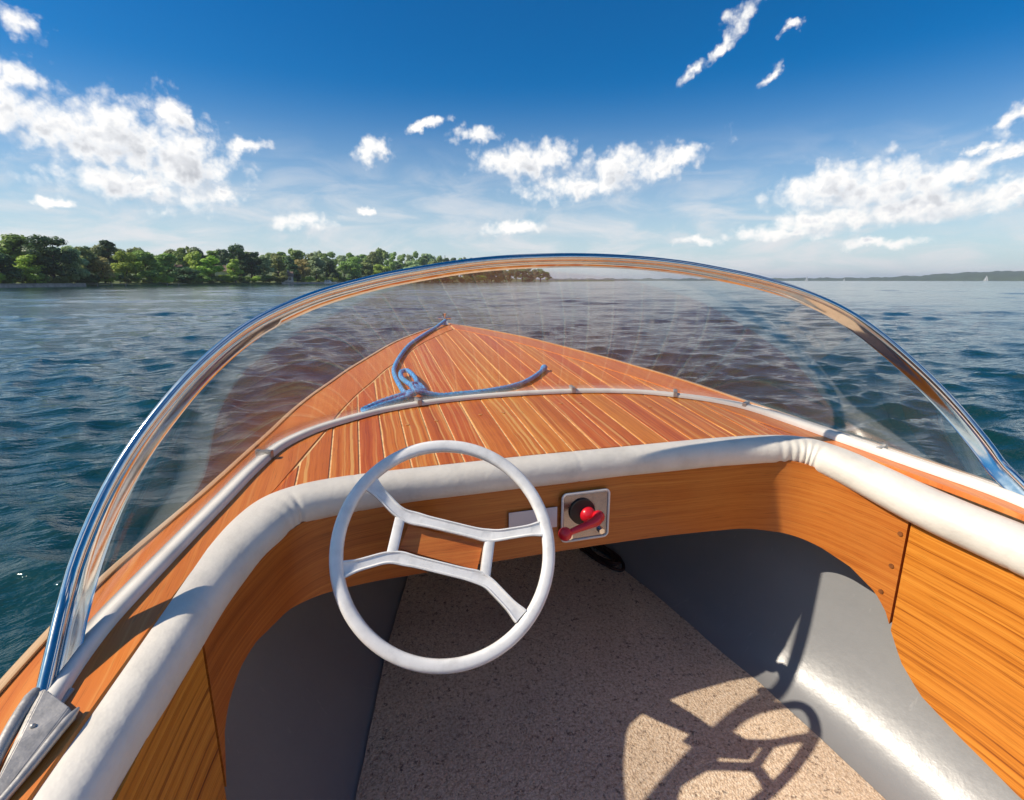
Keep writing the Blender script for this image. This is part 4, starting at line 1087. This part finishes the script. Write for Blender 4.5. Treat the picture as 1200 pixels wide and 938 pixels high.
# wooden hub block filling the frame between the bars, and the column
hb = [(np.array(ND['B'])+[.0095, -.013]), (np.array(ND['C'])+[-.0105, -.009]), (np.array(ND['G'])+[-.0075, .0125]), (np.array(ND['F'])+[.0115, .0085])]
v = [W3(q, -.014) for q in hb]+[W3(q, -.060) for q in hb]
hubm = mesh('hub_block', v, [(0, 1, 2, 3)[::-1], (4, 5, 6, 7), (0, 1, 5, 4), (1, 2, 6, 5), (2, 3, 7, 6), (3, 0, 4, 7)], M_DASH, [(q.x, q.z) for q in v], smooth=False, auto=30)
link('hub_block', hubm, wheel)
hc = sum((np.array(ND[k]) for k in 'BCGF'), np.zeros(2))/4+[.004, .004]
link('column', tube_mesh('column', [W3(hc, -.061), W3(hc, -.09), W3(hc, -.13), W3(hc, -.19)], .025*S, M_BLACK, 20, [.62, .85, 1.05, 1.1]), boat)

# ------------------------------------------------------------------ dash fittings
yd = .8535
def DP(x, z, out=0.0): return Vector(V3((x, yd-out, z)))
card = link('dash_card', box_mesh('dash_card', DP(-.093, -.4445, .003), (.0485*S, .0012, .0208*S), M_CARD, None, .0006), boat)
# gear lever plate, painted recess shade and red handle
ctrl = link('control_plate', box_mesh('control_plate', DP(.0145, -.449, .003), (.047*S, .003, .0475*S), M_STEEL, None, .002), boat, label='square chrome plate')
rim = [(-.049, -.0495), (.049, -.0495), (.049, .0495), (-.049, .0495)]
pts = []
for (cx, cz), a0 in zip(((.040, .0405), (-.040, .0405), (-.040, -.0405), (.040, -.0405)), (0, 90, 180, 270)):
    for t in range(0, 91, 15): pts.append(DP(.0145+cx+.009*math.cos(R(a0+t)), -.449+cz+.009*math.sin(R(a0+t)), .0055))
pts.append(pts[0]); pts.append(pts[1])
link('plate_rim', tube_mesh('plate_rim', np.array(pts), .0026*S, M_TRIM, 8), ctrl)
MY = Matrix.Rotation(math.pi/2, 3, 'X')
link('recess_shade', disc_mesh('recess_shade', DP(.006, -.438, .0075), .026*S, .008, M_BLACK, MY, 28), ctrl)  # black disc laid on the plate for the shade inside the recess
dome = ball_mesh('boss', DP(.016, -.444, .010), .0160*S, M_RED, 24, (1, 1.0, 1))
link('boss', dome, ctrl)
lp = [V3(q) for q in ((.030, .826, -.4435), (.022, .815, -.4450), (.004, .806, -.4455), (-.020, .802, -.449), (-.038, .801, -.4535))]
link('lever', tube_mesh('lever', resample(np.array(lp), 20), .0088*S, M_RED, 14, np.interp(np.linspace(0, 1, 20), [0, .2, .6, 1], [1.25, 1.15, .8, .62])), ctrl)
link('pivot_cap', ball_mesh('pivot_cap', V3((.031, .826, -.4435)), .0125*S, M_RED, 16), ctrl)
link('knob', ball_mesh('knob', V3((-.0475, .801, -.4555)), .0128*S, M_RED, 20), ctrl)
for x, z in ((-.020, -.487), (.048, -.484)): link('bolt', disc_mesh('bolt', DP(x, z, .009), .0062*S, .010, M_CHROME, MY, 6), ctrl)

# ------------------------------------------------------------------ ropes
def on_deck(pts, h):
    return np.array([V3((x, y, float(zd(x, y))+h+dz)) for x, y, dz in pts])
RR = .0062*S
main = [(-.018, 2.300, .012), (-.045, 2.255, .006), (-.0813, 2.1865, 0), (-.1456, 2.0462, 0), (-.2197, 1.8694, 0), (-.272, 1.6767, 0), (-.297, 1.5465, 0), (-.300, 1.4648, 0), (-.2943, 1.36, .002), (-.287, 1.285, .006),
        (-.268, 1.262, .014), (-.254, 1.315, .016), (-.251, 1.40, .012), (-.2635, 1.485, .009), (-.281, 1.475, .009), (-.287, 1.40, .014), (-.276, 1.32, .020), (-.258, 1.275, .022), (-.240, 1.268, .014), (-.252, 1.300, .022), (-.272, 1.285, .026), (-.262, 1.262, .018), (-.238, 1.262, .010),
        (-.2000, 1.261, .001), (-.150, 1.268, 0), (-.1067, 1.270, 0), (-.05, 1.284, 0), (-.004, 1.302, 0), (.042, 1.332, 0), (.0836, 1.3747, 0), (.120, 1.420, 0), (.145, 1.457, .001)]
mr = resample(on_deck(main, RR), 420)
rope = link('blue_rope', tube_mesh('blue_rope', mr, RR, M_ROPE, 14, None, 3, 130), None, 'blue mooring rope lying across the deck from the bow cleat, knotted before the windscreen', 'rope')
tail = [(-.255, 1.268, .012), (-.285, 1.262, .004), (-.320, 1.245, 0), (-.352, 1.222, 0), (-.384, 1.192, 0), (-.392, 1.197, .001), (-.384, 1.210, .001), (-.350, 1.238, .004), (-.318, 1.258, .006), (-.285, 1.278, .008), (-.262, 1.285, .014)]
link('knot_tail', tube_mesh('knot_tail', resample(on_deck(tail, RR), 160), RR*.95, M_ROPE, 14, None, 3, 130), rope)
link('rope_end', tube_mesh('rope_end', resample(on_deck([(.139, 1.449, .001), (.147, 1.460, .002), (.155, 1.470, .002)], RR), 10), RR*1.45, M_ROPE, 12, [.8, 1, 1.1, 1.1, 1.1, 1.1, 1.05, 1, .8, .5]), rope)
# dark coil of line lying on the carpet under the dash
cp = []
for i in range(140):
    t = i/139; a = t*2*np.pi*3.3
    rx, ry = .028+.010*math.sin(t*7), .075+.015*math.cos(t*5)
    x = .292+rx*math.cos(a)-ry*math.sin(a)*.35; y = 1.315+ry*math.sin(a)
    cp.append(V3((x, y, float(zf(y))+.016+.012*t+.004*math.sin(a*2.3))))
link('dark_line', tube_mesh('dark_line', np.array(cp), .006, M_CABLE, 10, None, 3, 110), None, 'small dark coil of line lying on the carpet under the dashboard', 'rope')

# ------------------------------------------------------------------ air
def haze():
    m = bpy.data.materials.new('air'); m.use_nodes = True; t = NT(m.node_tree)
    for n in list(t.n): t.n.remove(n)
    out = t.n.new('ShaderNodeOutputMaterial')
    v = t.node('ShaderNodeVolumePrincipled', inp={'Color': (0.80, 0.88, 1.0, 1), 'Density': 1.6e-4, 'Anisotropy': 0.2})
    t.l.new(v.outputs[0], out.inputs['Volume'])
    me = box_mesh('haze', (0, 0, 31.0), (7600, 7600, 33.5), m)
    link('haze', me, label='thin summer haze over the lake', kind='stuff')
haze()
